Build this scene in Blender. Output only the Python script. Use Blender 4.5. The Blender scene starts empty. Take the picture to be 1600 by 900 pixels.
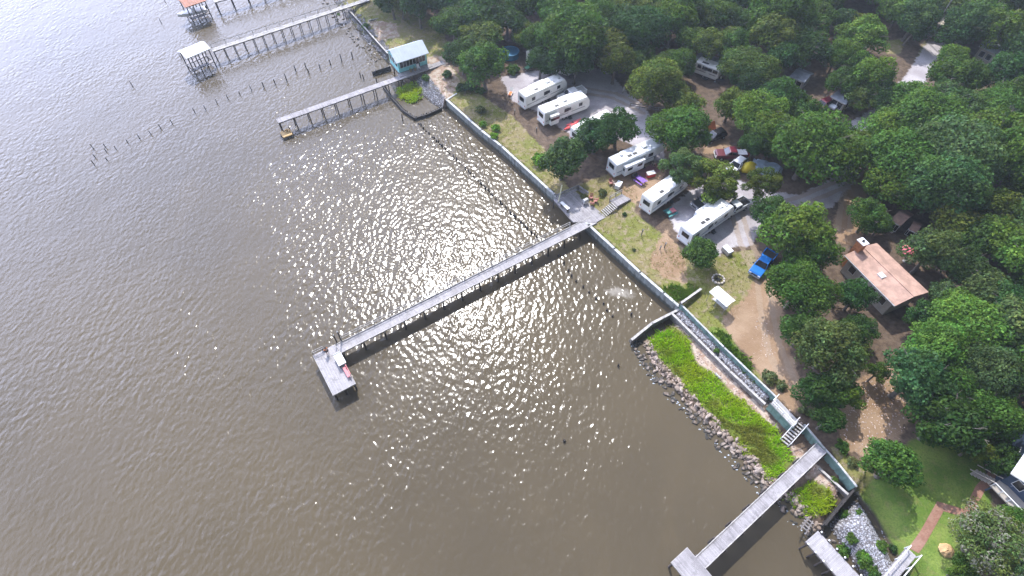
import bpy, math, random
import numpy as np
from mathutils import Vector, Matrix
random.seed(7); RNG = np.random.default_rng(7)
C = bpy.context.scene.collection
R = math.radians
# ------------------------------------------------------------ survey
FOC, PITCH, HCAM = 877.0, R(53.7), 70.0          # read off the photograph's vanishing points
def at(px, py, z=0.0):
    u = (px-800)/FOC; v = (py-450)/FOC
    dx, dy, dz = u, math.cos(PITCH)-v*math.sin(PITCH), -math.sin(PITCH)-v*math.cos(PITCH)
    t = (z-HCAM)/dz
    return Vector((dx*t, dy*t, z))
def ppm(py, z=2.5):                               # photo pixels per metre at that row
    return (FOC*math.sin(PITCH)+(py-450)*math.cos(PITCH))/(HCAM-z)
PIER = R(33.6)                                    # heading of the piers on the plan

# ------------------------------------------------------------ materials
def nodes(m):
    m.use_nodes = True
    nt = m.node_tree; nt.nodes.clear()
    out = nt.nodes.new('ShaderNodeOutputMaterial')
    return nt, out
def N(nt, t, **kw):
    n = nt.nodes.new(t)
    for k, v in kw.items():
        if k in n.inputs: n.inputs[k].default_value = v
        else: setattr(n, k, v)
    return n
def L(nt, a, b): nt.links.new(a, b)
def mix(nt, fac, a, b, mode='MIX'):
    n = nt.nodes.new('ShaderNodeMix'); n.data_type = 'RGBA'; n.blend_type = mode
    for sock, val in ((n.inputs[0], fac), (n.inputs[6], a), (n.inputs[7], b)):
        if hasattr(val, 'is_output'): nt.links.new(val, sock)
        elif isinstance(val, (int, float)): sock.default_value = val
        else: sock.default_value = (*val, 1) if len(val) == 3 else val
    return n.outputs[2]
def math_(nt, op, a, b=0.0, clamp=False):
    n = nt.nodes.new('ShaderNodeMath'); n.operation = op; n.use_clamp = clamp
    for i, val in enumerate((a, b)):
        if hasattr(val, 'is_output'): nt.links.new(val, n.inputs[i])
        else: n.inputs[i].default_value = val
    return n.outputs[0]
def noise(nt, co, scale, detail=4, rough=0.55, stretch=None, rot=0):
    if stretch:
        mp = nt.nodes.new('ShaderNodeMapping'); mp.inputs['Scale'].default_value = stretch
        mp.inputs['Rotation'].default_value = (0, 0, rot)
        nt.links.new(co, mp.inputs[0]); co = mp.outputs[0]
    n = N(nt, 'ShaderNodeTexNoise', Scale=scale, Detail=detail, Roughness=rough)
    nt.links.new(co, n.inputs['Vector'])
    return n.outputs['Fac']
def ramp(nt, fac, lo, hi, a=0.0, b=1.0):
    n = nt.nodes.new('ShaderNodeMapRange'); n.interpolation_type = 'SMOOTHSTEP'
    nt.links.new(fac, n.inputs[0])
    for i, v in zip((1, 2, 3, 4), (lo, hi, a, b)): n.inputs[i].default_value = v
    return n.outputs[0]
def wpos(nt): return N(nt, 'ShaderNodeNewGeometry').outputs['Position']
def opos(nt): return N(nt, 'ShaderNodeTexCoord').outputs['Object']
def bump(nt, h, strength=0.4, dist=0.05):
    n = N(nt, 'ShaderNodeBump', Strength=strength, Distance=dist)
    nt.links.new(h, n.inputs['Height']); return n.outputs[0]

MATS = {}
def mat(name, col, rough=0.7, var=0.25, scale=1.5, dirt=None, bmp=0.0, metal=0.0, spec=0.5, coat=0.0):
    """plain surface: base colour with two octaves of wear"""
    if name in MATS: return MATS[name]
    m = bpy.data.materials.new(name); nt, out = nodes(m)
    co = opos(nt)
    b = N(nt, 'ShaderNodeBsdfPrincipled', Roughness=rough, Metallic=metal)
    b.inputs['Specular IOR Level'].default_value = spec
    b.inputs['Coat Weight'].default_value = coat
    n1 = noise(nt, co, scale, 5, 0.65)
    d = dirt or tuple(c*(1-var) for c in col)
    hi = tuple(min(1, c*(1+var*0.35)) for c in col)
    c = mix(nt, ramp(nt, n1, 0.35, 0.65), d, hi)
    n2 = noise(nt, co, scale*9, 3, 0.6)
    c = mix(nt, ramp(nt, n2, 0.3, 0.7, 0, var*0.8), c, tuple(x*0.6 for x in col))
    L(nt, c, b.inputs['Base Color'])
    if bmp: L(nt, bump(nt, n2, 0.5, bmp), b.inputs['Normal'])
    L(nt, b.outputs[0], out.inputs[0]); MATS[name] = m
    return m

def wood_mat(name, a, b_, rough=0.85):
    """weathered boards: tone jumps from board to board along local x"""
    if name in MATS: return MATS[name]
    m = bpy.data.materials.new(name); nt, out = nodes(m)
    co = opos(nt)
    sx = N(nt, 'ShaderNodeSeparateXYZ'); L(nt, co, sx.inputs[0])
    fl = math_(nt, 'FLOOR', math_(nt, 'DIVIDE', sx.outputs[0], 0.15))
    wn = N(nt, 'ShaderNodeTexWhiteNoise', noise_dimensions='1D'); L(nt, fl, wn.inputs['W'])
    big = noise(nt, co, 0.5, 4, 0.6)
    f = math_(nt, 'ADD', math_(nt, 'MULTIPLY', wn.outputs['Value'], 0.55), math_(nt, 'MULTIPLY', ramp(nt, big, 0.3, 0.7), 0.45))
    c = mix(nt, f, a, b_)
    st = noise(nt, co, 1.3, 5, 0.7)
    c = mix(nt, ramp(nt, st, 0.50, 0.70, 0, 0.5), c, tuple(x*0.45 for x in a))
    fine = noise(nt, co, 14, 3, 0.6)
    c = mix(nt, ramp(nt, fine, 0.45, 0.75, 0, 0.45), c, tuple(x*0.55 for x in a))
    bs = N(nt, 'ShaderNodeBsdfPrincipled', Roughness=rough)
    L(nt, c, bs.inputs['Base Color']); L(nt, bump(nt, fine, 0.4, 0.02), bs.inputs['Normal'])
    L(nt, bs.outputs[0], out.inputs[0]); MATS[name] = m
    return m

def leaf_mat(name, base):
    """leaves: the object's own colour times a per-leaf tint, a little light passes through"""
    m = bpy.data.materials.new(name); nt, out = nodes(m)
    oi = N(nt, 'ShaderNodeObjectInfo')
    at_ = N(nt, 'ShaderNodeAttribute', attribute_name='leafcol')
    c = mix(nt, 1.0, oi.outputs['Color'], at_.outputs['Color'], 'MULTIPLY')
    c = mix(nt, 1.0, c, base, 'MULTIPLY')
    d = N(nt, 'ShaderNodeBsdfPrincipled', Roughness=0.55); d.inputs['Specular IOR Level'].default_value = 0.10
    t = N(nt, 'ShaderNodeBsdfTranslucent')
    L(nt, c, d.inputs['Base Color'])
    L(nt, mix(nt, 1.0, c, (1.1, 1.15, 0.6), 'MULTIPLY'), t.inputs[0])
    ms = N(nt, 'ShaderNodeMixShader'); ms.inputs[0].default_value = 0.40
    L(nt, d.outputs[0], ms.inputs[1]); L(nt, t.outputs[0], ms.inputs[2]); L(nt, ms.outputs[0], out.inputs[0])
    MATS[name] = m
    return m

M_DECK = wood_mat('weathered_deck_wood', (0.285, 0.27, 0.275), (0.43, 0.41, 0.415))
M_DECKN = wood_mat('old_grey_deck_wood', (0.235, 0.22, 0.225), (0.40, 0.38, 0.385))
M_FRESH = wood_mat('fresh_yellow_wood', (0.50, 0.33, 0.14), (0.62, 0.43, 0.20))
M_PILE = mat('dark_pile_wood', (0.075, 0.06, 0.05), 0.85, 0.5, 2)
M_BEAM = mat('beam_wood', (0.22, 0.20, 0.19), 0.85, 0.4, 2)
M_PALEWOOD = mat('pale_bleached_wood', (0.42, 0.40, 0.375), 0.85, 0.3, 2)
M_CREOSOTE = mat('creosote_wood', (0.035, 0.03, 0.028), 0.8, 0.5, 2)
M_WHITE = mat('white_paint', (0.78, 0.78, 0.77), 0.45, 0.10, 0.8)
M_RVWHITE = mat('trailer_white_gelcoat', (0.76, 0.76, 0.75), 0.35, 0.08, 0.6, dirt=(0.68, 0.67, 0.63))
M_RVBLUE = mat('trailer_pale_grey_gelcoat', (0.68, 0.71, 0.74), 0.35, 0.10, 0.6)
M_RVROOF = mat('trailer_rubber_roof', (0.78, 0.78, 0.77), 0.6, 0.12, 0.5, dirt=(0.60, 0.59, 0.56))
M_RVROOFG = mat('trailer_grey_roof', (0.60, 0.62, 0.66), 0.6, 0.15, 0.5)
M_GLASS = mat('dark_tinted_glass', (0.012, 0.014, 0.018), 0.08, 0.1, 1, spec=0.6)
M_TYRE = mat('black_rubber', (0.02, 0.02, 0.02), 0.85, 0.3, 4)
M_RIM = mat('grey_metal', (0.42, 0.43, 0.44), 0.35, 0.2, 4, metal=0.6)
M_STRIPE = mat('taupe_stripe_paint', (0.28, 0.27, 0.27), 0.4, 0.15, 2)
M_BSTRIPE = mat('blue_stripe_paint', (0.16, 0.22, 0.34), 0.4, 0.15, 2)
M_PLASTICG = mat('grey_plastic', (0.45, 0.45, 0.44), 0.6, 0.15, 2)
M_BLACK = mat('black_metal', (0.025, 0.025, 0.027), 0.5, 0.3, 3)
M_TEAL = mat('teal_sheet_piling', (0.17, 0.28, 0.25), 0.6, 0.35, 0.8, dirt=(0.10, 0.165, 0.145))
M_WALLG = mat('grey_vinyl_seawall', (0.27, 0.30, 0.30), 0.65, 0.30, 0.9, dirt=(0.17, 0.18, 0.17))
def stain_wall(name, col, dirt):
    """sheet wall with rain streaks and a dark growth line left by the tide"""
    m = bpy.data.materials.new(name); nt, out = nodes(m); co = wpos(nt)
    c = mix(nt, ramp(nt, noise(nt, co, 0.8, 5, 0.65), 0.35, 0.65), dirt, col)
    c = mix(nt, ramp(nt, noise(nt, co, 2.2, 4, 0.65, stretch=(1, 1, 0.12)), 0.48, 0.72, 0, 0.6), c, tuple(x*0.5 for x in dirt))
    z = nt.nodes.new('ShaderNodeSeparateXYZ'); L(nt, co, z.inputs[0])
    t = math_(nt, 'ADD', z.outputs[2], math_(nt, 'MULTIPLY', noise(nt, co, 1.5, 4, 0.6), 0.5))
    c = mix(nt, ramp(nt, t, 1.0, 0.7, 0, 0.85), c, (0.035, 0.036, 0.026))
    b = N(nt, 'ShaderNodeBsdfPrincipled', Roughness=0.7); L(nt, c, b.inputs['Base Color']); L(nt, b.outputs[0], out.inputs[0]); return m
M_TEAL = stain_wall('teal_sheet_piling_stained', (0.165, 0.265, 0.235), (0.10, 0.165, 0.145))
M_WALLG = stain_wall('grey_vinyl_seawall_stained', (0.27, 0.30, 0.295), (0.17, 0.18, 0.17))
M_CAP = mat('pale_wall_cap', (0.46, 0.47, 0.455), 0.7, 0.38, 1.3)
M_CONC = mat('concrete_grey', (0.36, 0.35, 0.34), 0.85, 0.22, 1.0, bmp=0.01)
M_AQUA = mat('aqua_siding', (0.27, 0.66, 0.66), 0.6, 0.12, 1)
M_ROOFW = mat('white_metal_roof', (0.58, 0.64, 0.72), 0.4, 0.08, 0.6)
M_TERRA = mat('terracotta_roof', (0.42, 0.262, 0.195), 0.8, 0.30, 0.8, bmp=0.02)
M_RUST = mat('rust_orange_metal', (0.42, 0.15, 0.08), 0.6, 0.25, 0.8)
M_BRICK = mat('orange_brick', (0.45, 0.18, 0.07), 0.85, 0.35, 3)
M_BEIGE = mat('beige_siding', (0.40, 0.36, 0.31), 0.8, 0.15, 1)
M_NAVY = mat('navy_siding', (0.045, 0.07, 0.12), 0.6, 0.2, 1)
M_GREYROOF = mat('grey_shingle_roof', (0.22, 0.24, 0.27), 0.85, 0.25, 1.2)
M_BROWNROOF = mat('brown_shingle_roof', (0.24, 0.15, 0.11), 0.85, 0.3, 1.2)
M_BARK = mat('bark', (0.17, 0.145, 0.12), 0.9, 0.4, 3)
M_ROCK = mat('riprap_rock', (0.33, 0.29, 0.25), 0.9, 0.45, 1.6, bmp=0.05)
M_CHAIRRED = mat('faded_red_paint', (0.42, 0.16, 0.13), 0.6, 0.2, 3)
M_RED = mat('bright_red_plastic', (0.62, 0.06, 0.06), 0.45, 0.12, 3)
M_CORAL = mat('coral_red_plastic', (0.72, 0.16, 0.18), 0.45, 0.12, 3)
M_ORANGE = mat('orange_cloth', (0.75, 0.20, 0.04), 0.7, 0.12, 3)
M_YELLOW = mat('yellow_tarp', (0.78, 0.60, 0.03), 0.5, 0.12, 3)
M_PURPLE = mat('purple_paint', (0.21, 0.09, 0.42), 0.6, 0.15, 3)
M_TEALP = mat('teal_paint', (0.05, 0.25, 0.25), 0.6, 0.2, 3)
M_PINK = mat('pink_cloth', (0.65, 0.22, 0.26), 0.7, 0.15, 3)
M_SKIN = mat('skin', (0.48, 0.29, 0.20), 0.6, 0.08, 6)
M_HAIR = mat('dark_hair', (0.02, 0.015, 0.012), 0.7, 0.2, 9)
M_SHORTS = mat('dark_cloth', (0.03, 0.03, 0.045), 0.8, 0.2, 6)
M_GREENP = mat('green_plastic', (0.05, 0.22, 0.12), 0.5, 0.2, 3)
M_POOLB = mat('blue_liner', (0.03, 0.20, 0.38), 0.3, 0.15, 2)
M_BLUECAR = mat('blue_car_paint', (0.015, 0.14, 0.42), 0.25, 0.06, 1, coat=0.8)
M_SILVER = mat('silver_car_paint', (0.62, 0.65, 0.67), 0.28, 0.05, 1, coat=0.6)
M_WCAR = mat('white_car_paint', (0.76, 0.76, 0.76), 0.28, 0.05, 1, coat=0.6)
M_BCAR = mat('black_car_paint', (0.010, 0.010, 0.013), 0.25, 0.05, 1, coat=0.6)
M_DKCAR = mat('charcoal_car_paint', (0.03, 0.037, 0.04), 0.3, 0.05, 1, coat=0.6)
M_RCAR = mat('dark_red_car_paint', (0.11, 0.008, 0.02), 0.28, 0.05, 1, coat=0.6)
M_TARP = mat('pale_blue_tarp', (0.45, 0.55, 0.68), 0.5, 0.15, 1)
M_STRAW = mat('tan_stone', (0.50, 0.32, 0.15), 0.9, 0.35, 2, bmp=0.03)
M_LAMP = mat('red_lens', (0.45, 0.02, 0.02), 0.3, 0.1, 2)
M_CLEAR = mat('headlamp_lens', (0.7, 0.72, 0.75), 0.1, 0.05, 2)

# ------------------------------------------------------------ mesh helpers
FR = {}
def frame_of(o): return FR.get(o.name, Matrix.Identity(4)) if o else Matrix.Identity(4)
class MB:
    def __init__(s): s.v = []; s.f = []
    def add(s, vs, fs):
        n = len(s.v); s.v += [tuple(v) for v in vs]; s.f += [tuple(i+n for i in f) for f in fs]; return s
    def box(s, c, d, rz=0.0, taper=1.0):
        x, y, z = d[0]/2, d[1]/2, d[2]/2; cr, sr = math.cos(rz), math.sin(rz); vs = []
        for k in (-1, 1):
            t = taper if k > 0 else 1.0
            for a, b in ((-1, -1), (1, -1), (1, 1), (-1, 1)):
                px, py = a*x*t, b*y*t
                vs.append((c[0]+px*cr-py*sr, c[1]+px*sr+py*cr, c[2]+k*z))
        return s.add(vs, [(3, 2, 1, 0), (4, 5, 6, 7), (0, 1, 5, 4), (1, 2, 6, 5), (2, 3, 7, 6), (3, 0, 4, 7)])
    def beam(s, p, q, w, h):
        p, q = Vector(p), Vector(q); d = (q-p).normalized()
        up = Vector((0, 0, 1)) if abs(d.z) < 0.95 else Vector((1, 0, 0))
        sx = d.cross(up).normalized()*w/2; sy = sx.cross(d).normalized()*h/2
        vs = [p-sx-sy, p+sx-sy, p+sx+sy, p-sx+sy, q-sx-sy, q+sx-sy, q+sx+sy, q-sx+sy]
        return s.add(vs, [(3, 2, 1, 0), (4, 5, 6, 7), (0, 1, 5, 4), (1, 2, 6, 5), (2, 3, 7, 6), (3, 0, 4, 7)])
    def tube(s, p, q, r0, r1=None, n=8):
        r1 = r0 if r1 is None else r1
        p, q = Vector(p), Vector(q); d = (q-p).normalized()
        a = d.cross(Vector((0, 0, 1)) if abs(d.z) < 0.95 else Vector((1, 0, 0))).normalized(); b = d.cross(a)
        vs = []
        for c, r in ((p, r0), (q, r1)):
            vs += [c+(a*math.cos(2*math.pi*i/n)+b*math.sin(2*math.pi*i/n))*r for i in range(n)]
        fs = [(i, (i+1) % n, n+(i+1) % n, n+i) for i in range(n)]
        return s.add(vs, fs+[tuple(range(n))[::-1], tuple(range(n, 2*n))])
    def prism(s, pts, z0, z1):
        n = len(pts)
        a = sum(pts[i][0]*pts[(i+1) % n][1]-pts[(i+1) % n][0]*pts[i][1] for i in range(n))
        if a < 0: pts = pts[::-1]
        vs = [(p[0], p[1], z0) for p in pts]+[(p[0], p[1], z1) for p in pts]
        return s.add(vs, [tuple(range(n))[::-1], tuple(range(n, 2*n))]+[(i, (i+1) % n, n+(i+1) % n, n+i) for i in range(n)])
    def loft(s, rings, cap=True):
        n = len(rings[0]); base = len(s.v)
        for r in rings: s.v += [tuple(p) for p in r]
        for k in range(len(rings)-1):
            for i in range(n):
                a = base+k*n+i; b = base+k*n+(i+1) % n
                s.f.append((a, b, b+n, a+n))
        if cap:
            s.f.append(tuple(base+i for i in range(n))[::-1]); s.f.append(tuple(base+(len(rings)-1)*n+i for i in range(n)))
        return s
    def profile(s, pts, y0, y1):
        """closed x-z outline extruded across y"""
        n = len(pts)
        vs = [(x, y0, z) for x, z in pts]+[(x, y1, z) for x, z in pts]
        return s.add(vs, [tuple(range(n)), tuple(range(n, 2*n))[::-1]]+[((i+1) % n, i, n+i, n+(i+1) % n) for i in range(n)])
    def build(s, name, m, parent=None, smooth=False, world=False, bevel=0.0):
        me = bpy.data.meshes.new(name)
        vs = s.v
        if world and parent is not None:
            inv = frame_of(parent).inverted(); vs = [tuple(inv @ Vector(v)) for v in vs]
        me.from_pydata(vs, [], s.f); me.materials.append(m)
        if smooth: me.polygons.foreach_set('use_smooth', [True]*len(me.polygons))
        me.update()
        o = bpy.data.objects.new(name, me); C.objects.link(o)
        if parent is not None: o.parent = parent
        if bevel:
            bm = o.modifiers.new('soft_edges', 'BEVEL'); bm.width = bevel; bm.segments = 2; bm.limit_method = 'ANGLE'
        return o
def tag(o, label=None, cat=None, group=None, kind=None):
    for k, v in (('label', label), ('category', cat), ('group', group), ('kind', kind)):
        if v: o[k] = v
    return o
def thing(name, label, cat, loc=(0, 0, 0), rz=0.0, group=None):
    o = bpy.data.objects.new(name, None); C.objects.link(o)
    o.empty_display_size = 0.3
    o.location = loc; o.rotation_euler = (0, 0, rz)
    FR[o.name] = Matrix.Translation(Vector(loc)) @ Matrix.Rotation(rz, 4, 'Z')
    return tag(o, label, cat, group)
def kids(o): return [c for c in C.objects if c.parent == o]
def dup(root, loc, rz=0.0, scale=None, label=None, group=None, tree=None):
    r = root.copy(); C.objects.link(r); r.location = loc; r.rotation_euler = (0, 0, rz)
    if scale: r.scale = scale
    if label: r['label'] = label
    if group: r['group'] = group
    for ch in (tree if tree is not None else kids(root)):
        c = ch.copy(); C.objects.link(c); c.parent = r
        for g in kids(ch) if tree is None else []:
            d = g.copy(); C.objects.link(d); d.parent = c
    return r

# ------------------------------------------------------------ plan of the shore (all read at their own height)
ZW, ZT = 1.85, 2.3
def W(pts, z): return [at(x, y, z).xy for x, y in pts]
SEAWALL = W([(698, 156), (752, 204), (784, 229), (867, 305), (920, 352), (960, 389), (1000, 426), (1037, 458), (1060, 478)], ZW)
TEAL_A = W([(1063, 475), (1131, 543), (1213, 621)], ZT)
TEAL_B = W([(1257, 664), (1289, 702), (1308, 723), (1338, 760)], ZT)
BEACH = W([(330, -300), (420, -140), (518, -5), (545, 30), (575, 62), (604, 92)], 0.6)
BASIN_IN = W([(628, 118), (650, 135), (668, 150), (690, 163)], 1.2)
far = [Vector((-10, 900)), Vector((3000, 2500)), Vector((3000, -900)), Vector((70, -900))]
LOWER = [at(1343, 768, 1.6).xy, at(1372, 800, 1.5).xy, at(1400, 850, 1.4).xy, at(1425, 900, 1.4).xy, Vector((50, -20))]
HIGH = [Vector((-200, 400))]+BEACH+BASIN_IN+SEAWALL+TEAL_A+TEAL_B+LOWER+far[::-1][:0]+[Vector((70, -900)), Vector((3000, -900)), Vector((3000, 2500)), Vector((-600, 2500))]
ROCKLINE = W([(987, 531), (1013, 580), (1050, 622), (1088, 660), (1125, 700), (1160, 737), (1190, 770), (1216, 785), (1233, 806), (1256, 830), (1290, 862)], 0.1)
TERRACE = ROCKLINE+[at(1338, 768, 0.8).xy, at(1350, 762, 0.8).xy, at(1320, 722, 0.8).xy+Vector((2, 2))]+[p+Vector((3.0, 3.0)) for p in W([(1257, 670), (1213, 628), (1131, 550), (1066, 484)], 0.8)]+[at(1055, 486, 0.6).xy]
STRIP = W([(1053, 489), (1196, 629)], 1.6)+[p+Vector((1.5, 1.5)) for p in W([(1210, 618), (1066, 478)], 2.5)]
ISLET = W([(615, 138), (645, 128), (660, 140), (661, 154), (645, 163), (625, 155)], 0.3)
BASINSHORE = W([(650, 128), (668, 124), (697, 160), (688, 170), (668, 158)], 0.6)
GRAVELSHORE = W([(1341, 766), (1360, 790), (1378, 820), (1395, 850), (1420, 900), (1440, 960), (1360, 960), (1345, 900), (1310, 850), (1290, 815)], 0.8)

def pdist(P, poly):
    """signed distance to a polygon, positive inside"""
    poly = np.array([tuple(p) for p in poly]); n = len(poly)
    d2 = np.full(len(P), 1e18); ins = np.zeros(len(P), bool)
    for i in range(n):
        a, b = poly[i], poly[(i+1) % n]; e = b-a; w = P-a
        t = np.clip((w@e)/max(e@e, 1e-12), 0, 1); q = w-t[:, None]*e
        d2 = np.minimum(d2, (q*q).sum(1))
        c = ((a[1] > P[:, 1]) != (b[1] > P[:, 1]))
        xs = a[0]+(P[:, 1]-a[1])*(e[0])/(e[1] if abs(e[1]) > 1e-12 else 1e-12)
        ins ^= c & (P[:, 0] < xs)
    d = np.sqrt(d2)
    return np.where(ins, d, -d)
def ldist(P, line):
    line = np.array([tuple(p) for p in line]); d2 = np.full(len(P), 1e18)
    for a, b in zip(line[:-1], line[1:]):
        e = b-a; w = P-a; t = np.clip((w@e)/(e@e), 0, 1); q = w-t[:, None]*e
        d2 = np.minimum(d2, (q*q).sum(1))
    return np.sqrt(d2)
def sstep(x, a, b):
    t = np.clip((x-a)/(b-a), 0, 1); return t*t*(3-2*t)
def wob(P, f, seed):
    r = np.random.default_rng(seed); o = np.zeros(len(P))
    for k in range(6):
        a = r.uniform(0, 6.28); ff = f*r.uniform(0.6, 2.2)
        o += np.sin((P[:, 0]*math.cos(a)+P[:, 1]*math.sin(a))*ff+r.uniform(0, 6.28))
    return o/6
def heights(P):
    P = np.asarray(P, float)
    dH = pdist(P, HIGH)
    hard = np.minimum(ldist(P, SEAWALL), ldist(P, TEAL_A+TEAL_B))
    soft = np.minimum(ldist(P, BEACH+BASIN_IN), ldist(P, LOWER))
    full = 1.8+0.9*sstep(dH, 0.5, 10)
    zs_hard = np.where(dH > 0.15, full, -1.5)
    zs_soft = -1.2+(full+1.2)*sstep(dH, -2.5, 3.5)
    k = sstep(soft, 0.3, 2.0); isoft = soft < hard
    z = np.where(isoft, zs_soft, zs_hard)
    z = np.where((dH > 6), full, z)
    def low(poly, top, a, b, w):
        d = pdist(P, poly); return -1.5+(top+1.5)*sstep(d, a, b)+w*wob(P, 1.3, 3)*(d > 0)
    z = np.maximum(z, low(TERRACE, 0.75, -0.8, 2.6, 0.07))
    z = np.maximum(z, low(STRIP, 1.5, -0.35, 0.25, 0.04))
    z = np.maximum(z, low(ISLET, 0.35, -1.2, 1.0, 0.03))
    z = np.maximum(z, low(BASINSHORE, 1.0, -1.5, 2.2, 0.05))
    z = np.maximum(z, low(GRAVELSHORE, 1.7, -1.2, 2.6, 0.06))
    return z+0.05*wob(P, 0.35, 5)*(z > 1)
def gz(p): return float(heights(np.array([[p[0], p[1]]]))[0])
def on(px, py, z0=2.6):
    """point of the ground seen at that place of the photograph"""
    p = at(px, py, z0)
    for _ in range(3): p = at(px, py, gz(p))
    return p
# ------------------------------------------------------------ camera, light, sky
sc = bpy.context.scene
cam = bpy.data.cameras.new('camera'); co_ = bpy.data.objects.new('camera', cam); C.objects.link(co_)
co_.location = (0, 0, HCAM); co_.rotation_euler = (R(90-53.7), 0, 0)
cam.sensor_width = 36; cam.lens = FOC/1600*36; cam.clip_start = 0.5; cam.clip_end = 9000
sc.camera = co_
SUN_EL, SUN_AZ = R(53.0), R(-8.5)                 # azimuth from +Y, clockwise
sdir = Vector((math.sin(SUN_AZ)*math.cos(SUN_EL), math.cos(SUN_AZ)*math.cos(SUN_EL), math.sin(SUN_EL)))
sl = bpy.data.lights.new('sun', 'SUN'); sl.energy = 4.6; sl.angle = R(0.6); sl.color = (1.0, 0.97, 0.945)
so = bpy.data.objects.new('sun', sl); C.objects.link(so); so.location = sdir*300
so.rotation_euler = (-sdir).to_track_quat('-Z', 'Y').to_euler()
w = bpy.data.worlds.new('World'); sc.world = w; w.use_nodes = True
nt = w.node_tree; nt.nodes.clear()
sky = N(nt, 'ShaderNodeTexSky', sky_type='NISHITA'); sky.sun_disc = False
sky.sun_elevation = SUN_EL; sky.sun_rotation = SUN_AZ; sky.dust_density = 1.2; sky.altitude = 10
gen = N(nt, 'ShaderNodeTexCoord').outputs['Generated']
sx = N(nt, 'ShaderNodeSeparateXYZ'); L(nt, gen, sx.inputs[0])
# bright cloud bank added low ahead and left, to pale the water's reflection there
bank = N(nt, 'ShaderNodeVectorMath', operation='DOT_PRODUCT'); L(nt, gen, bank.inputs[0])
bd = Vector((-0.76, 0.58, 0.30)).normalized(); bank.inputs[1].default_value = bd
cl = noise(nt, gen, 2.6, 5, 0.6, stretch=(1, 1, 2.2))
f1 = math_(nt, 'MULTIPLY', ramp(nt, bank.outputs['Value'], 0.45, 1.0), ramp(nt, cl, 0.2, 0.6, 0.75, 1.0))
f2 = math_(nt, 'MULTIPLY', ramp(nt, cl, 0.40, 0.66), 0.55)
up = ramp(nt, sx.outputs[2], -0.02, 0.10)
f = math_(nt, 'MULTIPLY', math_(nt, 'MAXIMUM', f1, f2), up, True)
skyc = mix(nt, f, sky.outputs[0], mix(nt, f1, (8.0, 8.6, 10.0), (66.0, 73.0, 104.0)))
bg = N(nt, 'ShaderNodeBackground', Strength=0.085); L(nt, skyc, bg.inputs[0])
wo = N(nt, 'ShaderNodeOutputWorld'); L(nt, bg.outputs[0], wo.inputs[0])
vs = sc.view_settings; vs.view_transform = 'Standard'; vs.look = 'None'; vs.gamma = 1; vs.exposure = 0.42; vs.use_curve_mapping = False
sc.render.engine = 'CYCLES'
cy = sc.cycles; cy.max_bounces = 6; cy.diffuse_bounces = 3; cy.glossy_bounces = 3; cy.transmission_bounces = 3
cy.transparent_max_bounces = 8; cy.volume_bounces = 0; cy.use_denoising = True; cy.denoising_prefilter = 'ACCURATE'; cy.sample_clamp_indirect = 4
cy.caustics_reflective = False; cy.caustics_refractive = False

# ------------------------------------------------------------ haze
hz = MB().box((0, 560, 35.0), (1500, 1400, 74.0)).build('haze', bpy.data.materials.new('haze_air'))
tag(hz, kind='stuff')
nt, out = nodes(hz.data.materials[0])
pv = N(nt, 'ShaderNodeVolumePrincipled', Density=0.00037, Anisotropy=0.35); pv.inputs['Color'].default_value = (0.80, 0.90, 1.0, 1)
L(nt, pv.outputs[0], out.inputs['Volume'])

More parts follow.
